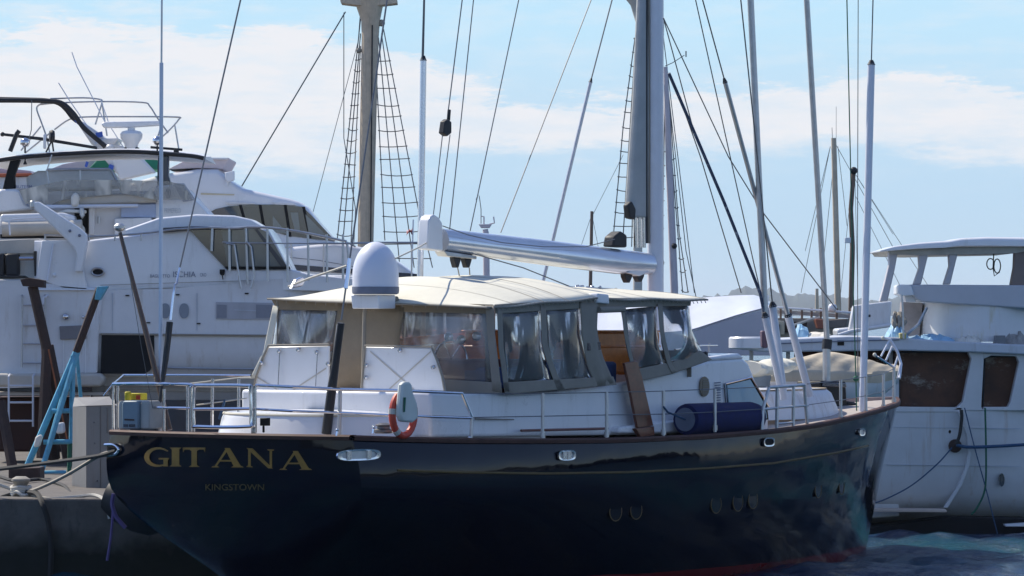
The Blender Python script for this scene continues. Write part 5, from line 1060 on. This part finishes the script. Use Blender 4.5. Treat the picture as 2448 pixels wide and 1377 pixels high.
for x in (108, 213, 275, 337): tub('side_rail_post', [(x, 560), (x, 576)], Y-.05, .02, alu, a)
mb = MB(); cc = P(234, 650, Y+.06); mb.tube([cc+V((.12*math.cos(t), 0, .075*math.sin(t))) for t in [i*math.pi/8 for i in range(17)]], .022, 6, caps=False); o = mb.build('hawse_hole', alu, a); mb = MB(); mb.prism([cc+V((.11*math.cos(t), .0, .065*math.sin(t))) for t in [i*math.pi/8 for i in range(16)]], (0, .02, 0)); mb.build('opening', hole, o)
for y0, x0, x1, s_, m2 in ((670, 359, 406, 'BAGLIETTO', 1), (649, 414, 468, 'ISCHIA', 1), (653, 478, 493, 'CRO', 1)):
    lettering('side_lettering', s_, lambda x, y: P(x, y, Y+.09), x0, (656 if m2 and x0 < 400 else y0), x1, (663.5 if x0 < 400 else 662.5 if x0 < 450 else 661), textg, a, mirror=False)
for x, y in ((531, 650), (131, 707)): part('cable_socket', [(x-6, y-6), (x+6, y-6), (x+6, y+5), (x+3, y+8), (x-3, y+8), (x-6, y+5)], Y-.06, .1, black, a, bev=.01); tub('cable_stub', [(x, y+6), (x+2, y+18)], Y-.02, .012, rubber, a) 
part('seam_line', [(240, 681), (600, 670), (600, 671.3), (240, 682.3)], Y-.015, .02, greyc, a, bev=0)
for x in (395, 440): mb = MB(); cc = P(x, 743, Y-.02); mb.prism([cc+V((.095*math.copysign(abs(math.cos(t))**.8, math.cos(t)), 0, .145*math.sin(t))) for t in [i*math.pi/10 for i in range(20)]], (0, .04, 0)); mb.build('porthole', mat('grey_port', (.22, .25, .3), .3), a)
o = part('masked_window', [(516, 722), (652, 724), (652, 764), (516, 763)], Y-.02, .04, mat('masking_grey', (.42, .42, .45), .7), a, bev=0)
for x0, x1 in ((519, 542), (612, 650)): part('grille', [(x0, 728), (x1, 729), (x1, 760), (x0, 760)], Y-.03, .02, mat('grille_grey', (.24, .25, .29), .5), o, bev=0)
part('tape_line', [(560, 740), (612, 742), (612, 744), (560, 742)], Y-.03, .02, textf, o, bev=0)
part('rubbing_strip', [(240, 796), (640, 800), (640, 804), (240, 801)], Y-.05, .1, greyc, a, bev=.01)
part('garage_opening', [(243, 798), (368, 798), (369, 868), (358, 886), (345, 894), (240, 893)], Y-.035, .1, hole, a, bev=0)
for x in (268, 470, 690): part('panel_joint', [(x, 700), (x+1.6, 700), (x+1.6, 790), (x, 790)], Y-.012, .02, textf, a, bev=0)
for x, y in ((300, 705), (420, 703), (585, 700), (350, 770), (470, 772), (660, 778)): part('scupper', [(x, y), (x+9, y), (x+9, y+3), (x, y+3)], Y-.02, .03, black, a, bev=0)
tub('rubbing_tube', [(244, 866), (420, 880), (690, 884)], Y+.02, .02, alu, a)
# bow rail with posts
tub('bow_rail', [(500, 544), (560, 546), (595, 543), (650, 545), (720, 555), (780, 567), (815, 575), (830, 585), (835, 668)], Y-.1, .025, alu, a, 8, 3); tub('bow_rail_mid', [(532, 579), (570, 581), (700, 582), (900, 582)], Y-.12, .014, alu, a)
for x0, x1, y1 in ((508, 506, 600), (548, 549, 650), (588, 592, 680), (639, 640, 672), (687, 688, 674), (736, 738, 672), (781, 782, 675), (820, 820, 668)): tub('stanchion', [(x0, 545 if x0 < 700 else 560), (x1, y1)], Y-.1, .026, alu, a)
tub('boarding_hook', [(540, 582), (560, 585), (568, 640), (576, 690)], Y-.14, .02, alu, a, 6); tub('boarding_hook', [(590, 578), (600, 590), (608, 660), (600, 690)], Y-.14, .02, alu, a, 6)
# transom with ladder, seen left of the corner
part('transom', [(-20, 668), (60, 668), (90, 676), (240, 688), (246, 700), (238, 760), (232, 893), (100, 896), (-20, 900)], Y-.1, 1.6, white_d, a, bev=.03)
part('transom_moulding', [(88, 692), (236, 692), (236, 694.5), (88, 694.5)], Y-.16, .08, white, a, bev=.01)
la = MB()
for x in (53, 108): la.tube([P(x, 706, Y-.12), P(x, 712, Y-.22), P(x-1, 878, Y-.2)], .02, 6)
for y in (730, 778, 822, 868): la.tube([P(52, y, Y-.2), P(108, y, Y-.2)], .018, 6)
la.build('boarding_ladder', alu, a); tub('grab_hook', [(104, 726), (106, 712), (116, 705)], Y-.2, .03, spar_w, a, 8)
part('outlet_panel', [(142, 780), (206, 777), (206, 810), (144, 812)], Y-.16, .08, mat('grey_panel', (.2, .19, .2), .6), a, bev=.01)
for x, y in ((157, 757), (199, 758)): mb = MB(); mb.ball(P(x, y, Y-.14), .07 if x < 180 else .03, 8); mb.build('fitting', steel, a)
for x in (152, 204): tub('drip_pipe', [(x, 812), (x, 893)], Y-.12, .012, white, a)
part('swim_platform', [(-20, 893), (240, 893), (250, 905), (240, 925), (-20, 925)], Y-.4, 2.0, beige, a, bev=.05); part('platform_stripe', [(-20, 938), (260, 938), (260, 945), (-20, 945)], Y-.2, 1, mat('beige_boot', (.4, .36, .32), .6), a, bev=0)
la = MB()
for x in (21, 79): la.tube([P(x, 1020, Y-.6), P(x, 900, Y-.6), P(x+3, 895, Y-.4)], .022, 6)
for y in (922, 962, 1006): la.tube([P(21, y, Y-.6), P(79, y, Y-.6)], .022, 6)
la.build('swim_ladder', spar_w, a)
part('hull_underbody', [(-20, 950), (240, 950), (260, 1000), (240, 1080), (-20, 1080)], Y+.6, 1.5, antif, a, bev=.05)
part('aft_cockpit', [(-20, 640), (46, 636), (46, 602), (80, 600), (84, 668), (-20, 668)], Y+.4, 1, white_w, a, bev=.02)
part('aft_screen', [(-20, 575), (95, 570), (100, 606), (-20, 608)], Y+.3, 1, beige, a, bev=.02)
for x0, x1 in ((-20, 10), (12, 45)): part('hanging_sack', [(x0, 606), (x1, 606), (x1, 660), (x0, 660)], Y+.1, .3, rubber, a, bev=.05)
part('hanging_strap', [(80, 600), (88, 600), (86, 660), (82, 660)], Y+.1, .1, rubber, a, bev=.01); tub('chrome_bar', [(46, 618), (80, 618)], Y+.05, .04, steel, a); tub('coaming_rope', [(-20, 662), (60, 662), (70, 668)], Y-.15, .03, rope_dk, a)
# ---- boatyard props
def cone_pts(x, y, Yd): return P(x, y, Yd)
s1 = thing('boat_prop', P(90, 1100, 82.5), 'rusty brown steel prop with a flat wooden pad under the yacht stern', 'boat stand', 'boatyard props under the hauled-out yachts')
part('pad', [(48, 668), (70, 664), (104, 670), (104, 688), (54, 684)], 82.5, .5, rust, s1, bev=.01)
mb = MB(); mb.tube([P(78, 684, 82.7), P(112, 835, 82.7)], .1, 10); mb.build('screw_tube', rust, s1)
for x0, x1, dy in ((112, 102, -.2), (116, 165, .3), (110, 128, .9)): mb = MB(); mb.tube([P(x0, 826, 82.7), P(x1, 1095, 82.7+dy)], .1, 8, r2=.13); mb.build('leg', rust, s1)
tub('tie_rod', [(116, 835), (160, 1050)], 82.3, .018, rusty, s1)
s2 = thing('boat_prop', P(140, 1150, 79), 'pale blue painted tripod prop with rungs beside the grey cabinet', 'boat stand', 'boatyard props under the hauled-out yachts')
mb = MB(); mb.tube([P(238, 690, 79), P(182, 842, 79)], .07, 8); mb.build('screw_tube', rust, s2)
part('head', [(232, 685), (258, 684), (238, 718), (226, 716)], 78.8, .3, cyan, s2, bev=.01)
mb = MB(); mb.tube([P(182, 842, 79), P(66, 1112, 79)], .06, 8); mb.tube([P(178, 850, 79.1), P(104, 1110, 79.1)], .045, 8); mb.build('leg', cyan, s2)
mb = MB(); mb.tube([P(185, 842, 79), P(92, 1150, 78.6)], .055, 8); mb.build('leg', cyan, s2)
mb = MB(); mb.tube([P(174, 850, 79), P(171, 1060, 79)], .05, 8); mb.build('leg', cyan, s2); mb = MB(); mb.tube([P(184, 850, 79.6), P(193, 950, 79.9)], .035, 8); mb.build('leg', cyan, s2)
mb = MB(); mb.tube([P(167, 1060, 79), P(165, 1148, 79)], .04, 8); mb.build('leg', rope_gr, s2)
for x0, y0, x1 in ((124, 983, 166), (104, 1057, 168), (104, 1131, 158)): mb = MB(); mb.tube([P(x0, y0, 78.9), P(x1, y0-1, 78.9)], .045, 8); mb.build('rung', cyan, s2)
part('tied_rag', [(84, 1045), (96, 1038), (102, 1044), (94, 1068), (80, 1070)], 78.7, .15, white_w, s2, bev=.03)
s3 = thing('boat_prop', P(20, 1120, 82), 'dark rusty prop leaning at the far left edge behind the bollard', 'boat stand', 'boatyard props under the hauled-out yachts')
mb = MB(); mb.tube([P(2, 960, 82), P(30, 1120, 81.6)], .1, 8); mb.build('leg', rust, s3); mb = MB(); mb.tube([P(-8, 960, 82), P(-30, 1120, 82)], .1, 8); mb.build('leg', rust, s3)
# timber block, cabinet
t = slab('timber_block', [(20, 1120), (95, 1118), (95, 1160), (20, 1165)], 76, .8, rust, None, .02, label='rust-brown block on the quay behind the bollard', cat='block')
t = slab('boat_dark_shade', [(0, 0), (1, 0), (1, 1)], 300, .01, hole, None, 0) if 0 else None
cb_ = thing('utility_cabinet', P(222, 1190, 72.5), 'tall streaked aluminium cabinet with a sloping top standing on the quay edge', 'cabinet')
Yc = 72.5; mb = MB(); mb.prism([P(x, y, Yc) for x, y in ((206, 1198), (206, 970), (275, 968), (300, 985), (300, 1198))], (0, .9, 0)); mb.build('front', cabinet, cb_, bev=.01)
q = [P(172, 1195, Yc+.9), P(206, 1198, Yc), P(206, 970, Yc), P(176, 972, Yc+.9)]
mb = MB(); mb.prism([P(206, 1198, Yc-.003), P(206, 970, Yc-.003), P(174, 972, Yc+.6), P(172, 1194, Yc+.6)], (.3, .1, 0)); mb.build('side', cabinet, cb_)
mb = MB(); mb.prism([P(174, 972, Yc+.6), P(206, 970, Yc-.02), P(275, 968, Yc-.02), P(262, 948, Yc+.6), P(178, 950, Yc+.8)], (0, .03, -.02)); mb.build('top', cabinet, cb_)
mb = MB(); mb.tube([P(256, 975, Yc-.01), P(256, 1035, Yc-.01)], .012, 5); mb.build('hinge', wire, cb_)
mb = MB(); mb.tube([P(240, 970, Yc-.004), P(240, 1196, Yc-.004)], .008, 4); mb.build('panel_joint', wire, cb_)
for x, y in ((224, 1010), (226, 1060), (262, 1126), (232, 1150)): mb = MB(); mb.ball(P(x, y, Yc-.01), .014, 5); mb.build('rivet', wire, cb_)
# odds and ends under the hauled-out yachts
slab('keel_block', [(196, 1040), (236, 1040), (236, 1108), (196, 1110)], 85, 1.2, mat('old_timber', (.1, .075, .05), .9, var=.4, scale=6), None, .02, label='stack of old timber under the nearest hauled-out yacht', cat='timber')
slab('white_drum', [(133, 1012), (150, 1010), (152, 1036), (134, 1038)], 80, .4, white_d, None, .04, label='small white container between the legs of the blue tripod prop', cat='container')
tope_ = tcurve([P(x, y, Yq) for x, y, Yq in ((0, 1140, 75), (40, 1150, 74), (100, 1146, 75), (150, 1160, 73), (168, 1178, 71))], 6); MB().tube(tope_, .03, 6).build('hose', rope_dk, None, label='dark hose snaking across the quay floor behind the bollard', cat='hose')
# bollard with ropes
Yb = 69.2
bo = thing('bollard', P(42, 1190, Yb), 'small iron mooring bollard wrapped with pale ropes at the quay edge', 'bollard')
mb = MB(); mb.lathe([(.16, 0), (.12, .05), (.1, .2), (.15, .27), (.15, .3), (.08, .34)], P(50, 1190, Yb), n=16); mb.build('post', rope, bo)
mb = MB()
for k in range(4): mb.tube([P(50, 1180-k*5, Yb)+V((.15*math.cos(t), .15*math.sin(t), .01*math.sin(3*t))) for t in [i*math.pi/6 for i in range(13)]], .03, 6)
mb.build('rope_turns', rope_lt, bo)
def tope(name, pts, r, m, label, cat='rope', group=None): return MB().tube(tcurve(pts, 6), r, 6).build(name, m, None, label=label, cat=cat, group=group)
st = transom(-2.0, 2.15)
G_ = 'mooring lines'
tope('mooring_line', [ontransom(280, 1078, .02), P(235, 1090, 64.6), P(120, 1106, 66.5), P(0, 1121, 68), P(-60, 1128, 69)], .035, rope_dk, 'upper thick dark mooring line running left off the stern', group=G_)
tope('mooring_line', [ontransom(276, 1078, .02), P(236, 1090, 64.8), P(160, 1135, 66.8), P(90, 1168, 68.6), P(62, 1174, Yb)], .028, rope, 'lower mooring line slanting from the stern to the bollard', group=G_)
tope('quay_rope', [P(62, 1178, Yb), P(110, 1192, 68.6), P(180, 1188, 68.6), P(225, 1184, 68.5), P(252, 1200, 68.15), P(262, 1240, 68.1)], .03, rope_lt, 'pale rope lying along the quay edge right of the bollard')
tope('quay_rope', [P(58, 1176, Yb), P(88, 1180, 68.6), P(102, 1205, 68.1), P(116, 1250, 68.1), P(122, 1310, 68.1), P(120, 1380, 68.1)], .045, rope_dk, 'dark thick rope hanging down the quay wall below the bollard')
tope('quay_rope', [P(-30, 1150, Yb), P(15, 1165, Yb), P(35, 1172, Yb)], .03, rope_lt, 'short pale rope leading left from the bollard'); tope('quay_rope', [P(-30, 1205, Yb), P(0, 1190, Yb), P(30, 1180, Yb)], .03, rope_dk, 'short dark rope leading left low from the bollard')
tope('quay_rope', [P(64, 1170, Yb-.1), P(70, 1180, Yb-.2), P(55, 1185, Yb-.25), P(40, 1176, Yb-.2), P(30, 1186, Yb-.1)], .03, rope_lt, 'loose pale rope end curled in front of the bollard')
tope('purple_line', [P(272, 1180, 66.0), P(268, 1205, 66), P(276, 1232, 66), P(286, 1246, 66), P(300, 1262, 66)], .035, purple, 'thick purple line looped below the stern corner')
tope('purple_line', [P(270, 1195, 66.1), P(269, 1240, 66.1), P(264, 1290, 66.1), P(256, 1340, 66.1)], .022, purple, 'thin purple line trailing from the stern corner down to the water')
mb = MB(); mb.lathe([(.01, -.62), (.25, -.55), (.36, -.3), (.4, 0), (.36, .3), (.2, .5), (.01, .58)], P(335, 1212, 67), (.9, -.2, -.35), 24); mb.build('dark_fender', rubber, None, label='black fender ball squeezed between the stern and the quay wall', cat='fender')
# ================================================================ right: unfinished white ship
Y = 82.5
r = thing('refit_ship', P(2300, 1290, Y), 'rust-streaked white ship under refit with filmed brown window openings and an open pilothouse', 'ship')
def hullwall(pts, name, m, Yf, D, **k): return part(name, pts, Yf, D, m, r, **k)
# hull shell with rounded quarter: rows over x, columns over y, flare in under
rows = []
for i in range(34):
    x = 2070+440*i/33; row = []
    for y, k in ((978, 0), (1040, 0), (1120, .02), (1180, .1), (1215, .3), (1245, .75), (1262, 1.3), (1320, 2.4)):
        xr = max(0, (x-2300)/220); row.append(P(x, y, Y)+V((0, k*1.0+.25*xr*xr, 0)))
    rows.append(row)
mb = MB(); mb.grid(rows); mb.build('hull', ship_w, r)
part('hull_inner', [(1850, 905), (2150, 905), (2150, 1235), (2080, 1240), (1850, 1260)], Y+.25, 3, ship_w, r, bev=.03)
# wall with two window openings built from strips between them
wl = []
part('bulwark_wall', [(2108, 836), (2152, 836), (2152, 978), (2108, 978)], Y+1.0, .2, brownwin, r, bev=0)
part('bulwark_wall', [(2316, 838), (2352, 843), (2352, 862), (2346, 972), (2350, 982), (2268, 982), (2290, 972), (2302, 960), (2322, 858), (2316, 846)], Y-.02, .3, ship_w, r, bev=.02)
part('bulwark_wall', [(2350, 843), (2420, 846), (2470, 846), (2470, 982), (2350, 982), (2352, 973), (2410, 973), (2416, 960), (2436, 866), (2430, 852), (2370, 850), (2352, 858)], Y-.01, .3, ship_w, r, bev=.02)
part('bulwark_sill', [(2100, 972), (2300, 974), (2300, 985), (2100, 985)], Y-.02, .3, ship_w, r, bev=.01)
part('window_film', [(2140, 838), (2330, 838), (2330, 980), (2140, 980)], Y+.32, .05, brownwin, r, bev=0); part('window_film', [(2340, 846), (2432, 848), (2432, 980), (2340, 980)], Y+.32, .05, brownwin, r, bev=0)
part('deck_band', [(1768, 808), (1850, 812), (2030, 804), (2140, 806), (2260, 815), (2400, 822), (2500, 826), (2500, 850), (2320, 842), (2140, 838), (2000, 840), (1830, 842), (1772, 836)], Y-.15, 4, mat('deck_band_grey', (.56, .58, .62), .45, var=.07, stain=(.3, .25, .2), stainamt=.4), r, bev=.03)
tub('band_seam', [(1850, 822), (2000, 816), (2150, 812)], Y-.17, .012, textg, r); part('band_vent', [(2002, 814), (2018, 814), (2018, 826), (2002, 826)], Y-.16, .05, black, r, bev=0)
mb = MB(); mb.lathe([(.4, 0), (.43, .02), (.43, .2), (.4, .23)], P(1796, 834, Y+.2), n=24); mb.build('round_housing', white, r)
for x in (1792, 1880, 2126): part('post', [(x, 838), (x+9, 838), (x+9, 910), (x, 910)], Y+.6, .15, ship_w, r)
part('dark_deck_interior', [(1900, 840), (2150, 838), (2150, 978), (1900, 915)], Y+2.5, .2, brownwin, r, bev=0); part('lower_wall', [(1780, 862), (1925, 862), (1925, 930), (1780, 930)], Y+1.4, .2, ship_w, r, bev=0)
part('waterline_shelf', [(2076, 1216), (2262, 1218), (2264, 1225), (2076, 1224)], Y-.35, .5, mat('bare_shelf', (.6, .47, .38), .7), r, bev=.01)
pts = [(2296, 985), (2316, 1040), (2320, 1080), (2312, 1120), (2296, 1160), (2262, 1214)]
part('fin_edge', [(x-5, y) for x, y in pts]+[(x+4, y) for x, y in pts[::-1]], Y-.12, .2, ship_w, r, bev=.01)
part('dark_band', [(2062, 1262), (2160, 1250), (2260, 1236), (2460, 1240), (2470, 1330), (2050, 1330)], Y-.06, 3, hole, r, bev=.03)  # nearly black band along the ship's waterline
o = MB(); o.lathe([(.12, 0), (.13, .03), (.1, .05)], P(2283, 1066, Y-.02), (0, -1, 0), 14); o.build('towing_eye', rust, r)
for x, y, w_, h_ in ((2394, 1147, 7, 16), (2270, 1032, 3, 4)): mb = MB(); cc = P(x, y, Y-.01+.06); mb.prism([cc+V((w_*.008*math.cos(t), -.05, h_*.008*math.sin(t))) for t in [i*math.pi/8 for i in range(16)]], (0, .06, 0)); mb.build('hull_port', glassd, r)
part('white_strip', [(2402, 1254), (2460, 1250), (2460, 1259), (2404, 1259)], Y-.5, .3, white, r, bev=.01)
for y0 in (1020, 1110): part('plate_seam', [(2120, y0), (2440, y0+4), (2440, y0+5.2), (2120, y0+1.2)], Y+.0-.012, .02, textf, r, bev=0)
for pts_ in ([(2150, 842), (2318, 842), (2316, 960), (2300, 974), (2150, 974)], [(2354, 852), (2430, 852), (2434, 866), (2414, 962), (2408, 974), (2350, 974)]): tub('window_seal', pts_+[pts_[0]], Y+.28, .018, rubber, r)
# superstructure
k_ = (Y+1.5)/F; mb = MB(); rows = []
for y, rr in ((816, 150), (770, 148), (726, 142), (712, 140)): rows.append([V((P(2345+rr*math.cos(t), y, Y+1.5).x, Y+1.6+(-1.35*math.sin(t)), P(0, y, Y+1.5).z)) for t in [math.pi-i*math.pi/30 for i in range(31)]])
mb.grid(rows); mb.build('curved_front', ship_g, r)
part('upper_band', [(2160, 684), (2178, 680), (2500, 682), (2500, 740), (2330, 730), (2204, 722), (2190, 715)], Y+.2, 1.0, mat('upper_band_grey', (.52, .52, .55), .5, var=.05), r, bev=.03)
part('band_end', [(2147, 684), (2152, 680), (2178, 681), (2186, 706), (2160, 708), (2147, 704)], Y+.1, 1.0, white, r, bev=.02); part('bracket', [(2162, 706), (2186, 706), (2190, 722), (2166, 722)], Y+.3, .5, white_d, r, bev=.01)
rf = []
top = [(2104, 599), (2140, 588), (2200, 580), (2270, 575), (2300, 569), (2360, 566), (2500, 568)]; bot = [(2104, 601), (2190, 594), (2260, 592), (2290, 588), (2360, 587), (2500, 589)]
crowned('pilothouse_roof', top, bot, Y, 4.2, white, r, drop=.12)
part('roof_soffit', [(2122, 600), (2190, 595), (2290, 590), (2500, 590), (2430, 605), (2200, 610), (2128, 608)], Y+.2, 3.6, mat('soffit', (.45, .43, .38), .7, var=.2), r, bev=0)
for q in ([(2124, 604), (2146, 606), (2140, 640), (2122, 720), (2103, 722), (2114, 680), (2126, 630)], [(2196, 606), (2220, 606), (2214, 630), (2202, 680), (2184, 680), (2198, 640)], [(2268, 606), (2290, 606), (2284, 630), (2272, 680), (2256, 680), (2270, 636)], [(2426, 594), (2460, 594), (2460, 684), (2416, 682), (2424, 640)]):
    part('pillar', q, Y+.25, .3, mat('pillar_grey', (.5, .48, .5), .5, var=.06) if q[0][0] < 2400 else mat('brown_pillar', (.22, .17, .15), .6), r, bev=.02)
mb = MB(); 
for cx_, cy_, rx, ry in ((2368, 631, 9, 13), (2384, 636, 8, 17)): mb.tube([P(cx_+rx*math.cos(t), cy_+ry*math.sin(t), Y+.8) for t in [i*math.pi/8 for i in range(17)]], .012, 5)
mb.tube([P(2376, 600, Y+.8), P(2374, 640, Y+.8), P(2377, 660, Y+.8), P(2390, 650, Y+.8)], .012, 5); mb.build('hanging_cable', rubber, None, label='loose loops of dark cable hanging below the pilothouse roof', cat='cable')
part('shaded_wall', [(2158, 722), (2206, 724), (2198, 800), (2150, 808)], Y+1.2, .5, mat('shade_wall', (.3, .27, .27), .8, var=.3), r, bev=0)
# tarps and debris on deck
def heap(name, x0, x1, yb, h, Yh, m, label, seed, cat='tarpaulin', nx=16, ny=7, d=.8):
    rg = random.Random(seed); rows = []
    for j in range(ny+1):
        v = j/ny; rows.append([P(x0+(x1-x0)*i/nx, yb, Yh)+V((rg.uniform(-.03, .03), d*v, (h*math.sin(math.pi*v)**.7*math.sin(math.pi*min(1, max(0, i/nx)))**.4*(.75+.5*rg.random())))) for i in range(nx+1)])
    mb = MB(); mb.grid(rows); return mb.build(name, m, None, smooth=False, label=label, cat=cat)
heap('tarpaulin', 2168, 2292, 822, .17, Y-.1, bluet, 'crumpled light blue tarpaulin on the refit ship deck by the curved white wall', 1); heap('tarpaulin', 2285, 2350, 824, .17, Y-.1, white_w, 'crumpled white plastic sheet on the refit ship deck right of the blue tarpaulin', 2); heap('debris_heap', 2380, 2460, 824, .3, Y+.2, mat('grey_debris', (.34, .32, .3), .9, var=.4, scale=6), 'low grey heap of debris on the refit ship deck at the right edge', 3, 'debris')
heap('tarpaulin', 2120, 2172, 812, .25, Y-.1, bluet, 'small blue tarpaulin left of the tied rope bundle', 4)
slab('deck_box', [(2380, 802), (2404, 802), (2404, 823), (2380, 823)], Y-.1, .3, mat('grey_box', (.2, .2, .21), .6), None, .01, label='small grey box on the refit ship deck edge', cat='box')
mb = MB(); rg = random.Random(9)
for k in range(16):
    x = 2138+rg.random()*26; mb.tube(tcurve([P(x+rg.uniform(-4, 4), 745+rg.random()*15, Y+.3+rg.random()*.3), P(x+rg.uniform(-7, 7), 770, Y+.2+rg.random()*.3), P(x+rg.uniform(-9, 9), 790, Y+.2), P(x+rg.uniform(-10, 10), 808, Y+.1)], 3), .028, 5)
mb.build('rope_bundle', rope, None, label='hanging bundle of ropes between the white board and the dark wall', cat='rope bundle')
slab('yellow_bucket', [(2150, 796), (2168, 796), (2166, 810), (2152, 810)], Y-.2, .2, mat('pale_yellow', (.6, .5, .2), .6), None, .02, label='pale yellow bucket on the refit ship deck', cat='bucket')
tub('lamp_pole', [(2160, 810), (2158, 740), (2156, 705)], Y-.25, .02, alu, r); tub('crane_arm', [(2216, 735), (2196, 775), (2168, 800)], Y+.3, .03, alu, r, 6)
def rr2(name, pts, rad, m, label): return MB().tube(tcurve([P(x, y, Y-.25) for x, y in pts], 5), rad, 6).build(name, m, None, label=label, cat='rope', group='ropes on the refit ship')
rr2('ship_rope', [(2298, 980), (2299, 1000), (2294, 1040), (2286, 1062)], .035, rope_dk, 'thick dark rope dropping from the window sill to the towing eye')
rr2('ship_rope', [(2286, 1064), (2320, 1069), (2400, 1066), (2480, 1061)], .035, rope_bl, 'thick blue-black rope running right from the towing eye')
rr2('ship_rope', [(2276, 1070), (2240, 1110), (2180, 1160), (2120, 1192), (2080, 1206)], .014, rope_bl, 'thin blue rope curving down left towards the dark bow')
rr2('ship_rope', [(2355, 975), (2357, 1060), (2357, 1140), (2352, 1180), (2335, 1215), (2322, 1230)], .02, rope_gr, 'green rope hanging straight down from the small window')
rr2('ship_rope', [(2306, 975), (2330, 1070), (2360, 1180), (2388, 1290)], .012, rope_bl, 'thin dark line slanting down right to the water')
# ---- shrink-wrapped boat, schooner and white tender behind the bow
Yw = 92
w1 = thing('shrink_wrapped_boat', P(1750, 840, Yw), 'boat under taut white shrink-wrap behind the front windows of the big yacht', 'boat')
top = [(1370, 752), (1560, 728), (1640, 715), (1700, 710), (1760, 706), (1805, 705), (1835, 715), (1850, 730)]
rows = []
for i in range(31):
    x = 1370+480*i/30; yt_ = interp(x, [p[0] for p in top], [p[1] for p in top]); yk = interp(x, [1370, 1640, 1700, 1720, 1760, 1800, 1850], [812, 790, 775, 766, 753, 742, 733]); yb_ = 850
    T_, K_, B_ = P(x, yt_, Yw+1.3), P(x, max(yk, yt_+3), Yw), P(x, yb_, Yw+.1)
    rows.append([B_, K_*.5+B_*.5+V((0, 0, 0)), K_, K_*.5+T_*.5+V((0, 0, .03*math.sin(i))), T_, T_+V((0, 2, -.4)), B_+V((0, 4, 0))])
mb = MB(); mb.grid(rows); mb.build('wrap', mat('shrink_wrap', (.72, .74, .78), .3, var=.05, bump=.5, bscale=2.5, coat=.2), w1)
part('seam', [(1640, 792), (1720, 766), (1760, 753), (1835, 733), (1835, 735.5), (1760, 756), (1720, 769), (1640, 795)], Yw-.03, .04, mat('seam_grey', (.36, .34, .38), .6), w1, bev=0); part('vent', [(1820, 704), (1838, 706), (1838, 722), (1822, 722)], Yw+.8, .2, white, w1, bev=.02)
part('lower_cover', [(1640, 800), (1720, 769), (1850, 737), (1852, 850), (1640, 850)], Yw-.02, .1, mat('lilac_white', (.5, .48, .52), .5, var=.05), w1, bev=.01)
Ys = 98
w2 = thing('wooden_schooner', P(1950, 800, Ys), 'wooden schooner hull with white rail and brown deck boxes behind the bow shrouds', 'schooner')
part('hull', [(1835, 760), (2040, 762), (2040, 830), (1835, 830)], Ys, 3, mat('beige_hull', (.42, .38, .32), .7, var=.2), w2)
part('rail', [(1840, 732), (1870, 733), (2040, 745), (2040, 751), (1870, 738), (1840, 737)], Ys-.2, .15, white, w2); part('bulwark', [(1840, 740), (2040, 752), (2040, 762), (1840, 748)], Ys, .1, mat('grey_bulwark', (.5, .5, .52), .6), w2, bev=0)
for x in (1864, 1888, 1915, 1938, 1960, 1998, 2034): part('rail_post', [(x, 736), (x+5, 737), (x+5, 762), (x, 762)], Ys-.15, .1, mast_b, w2, bev=0)
part('deck_box', [(1948, 762), (1978, 765), (1976, 786), (1955, 786)], Ys-.8, .6, mat('red_brown_box', (.28, .09, .05), .6), w2); part('deck_box', [(1978, 765), (2026, 762), (2024, 780), (2000, 784), (1976, 786)], Ys-.7, .6, mat('grey_brown_box', (.2, .16, .13), .7), w2)
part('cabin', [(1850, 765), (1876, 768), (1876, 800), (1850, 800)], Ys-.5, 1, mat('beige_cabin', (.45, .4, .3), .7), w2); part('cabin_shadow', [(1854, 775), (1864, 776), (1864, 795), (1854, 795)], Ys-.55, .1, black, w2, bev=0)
part('dark_gap', [(1876, 768), (1930, 770), (1926, 795), (1876, 795)], Ys-.3, .1, mat('dark_brown_gap', (.06, .04, .03), .9), w2, bev=0)
tub('white_pipe', [(1895, 778), (1920, 770), (1942, 762), (1960, 760)], Ys-.6, .035, rope_lt, w2)
mb = MB(); mb.ball(P(1990, 736, Ys-.3), .1, 8); mb.build('lamp', white, w2)
slab('white_tender', [(2000, 786), (2048, 782), (2048, 806), (2002, 806)], 90, 1.2, white, None, .05, label='small white tender box between the brown deck boxes and the deck band', cat='tender'); heap('tarpaulin', 1905, 1935, 806, .25, 85, bluet, 'small bright blue tarpaulin on the deck behind the slanting shroud', 8, nx=8); heap('white_sheet', 1925, 1990, 806, .1, 85, white_w, 'flat white sheet on the deck right of the small bright blue tarpaulin', 11, 'sheet', nx=10)
mb = MB(); mb.prism([P(x, y, 89) for x, y in ((2040, 730), (2132, 720), (2128, 776), (2036, 792), (2030, 790))], (0, .25, 0)); wp = mb.build('leaning_board', white, None, bev=.03, label='tilted white board with a bright bottom edge left of the open pilothouse', cat='board')
tub('bright_edge', [(2004, 802), (2036, 792), (2130, 777)], 88.9, .04, white, wp, 8); part('left_leaf', [(2044, 728), (2046, 790), (2028, 794), (2038, 735)], 89.2, .2, white_d, wp, bev=.01)
# brown bin behind the shroud base
t = slab('brown_bin', [(1820, 790), (1835, 792), (1836, 832), (1822, 832)], 80, .5, mat('purple_brown', (.12, .07, .1), .6), None, .03, label='purple-brown bin on the deck edge behind the shroud bases', cat='bin')
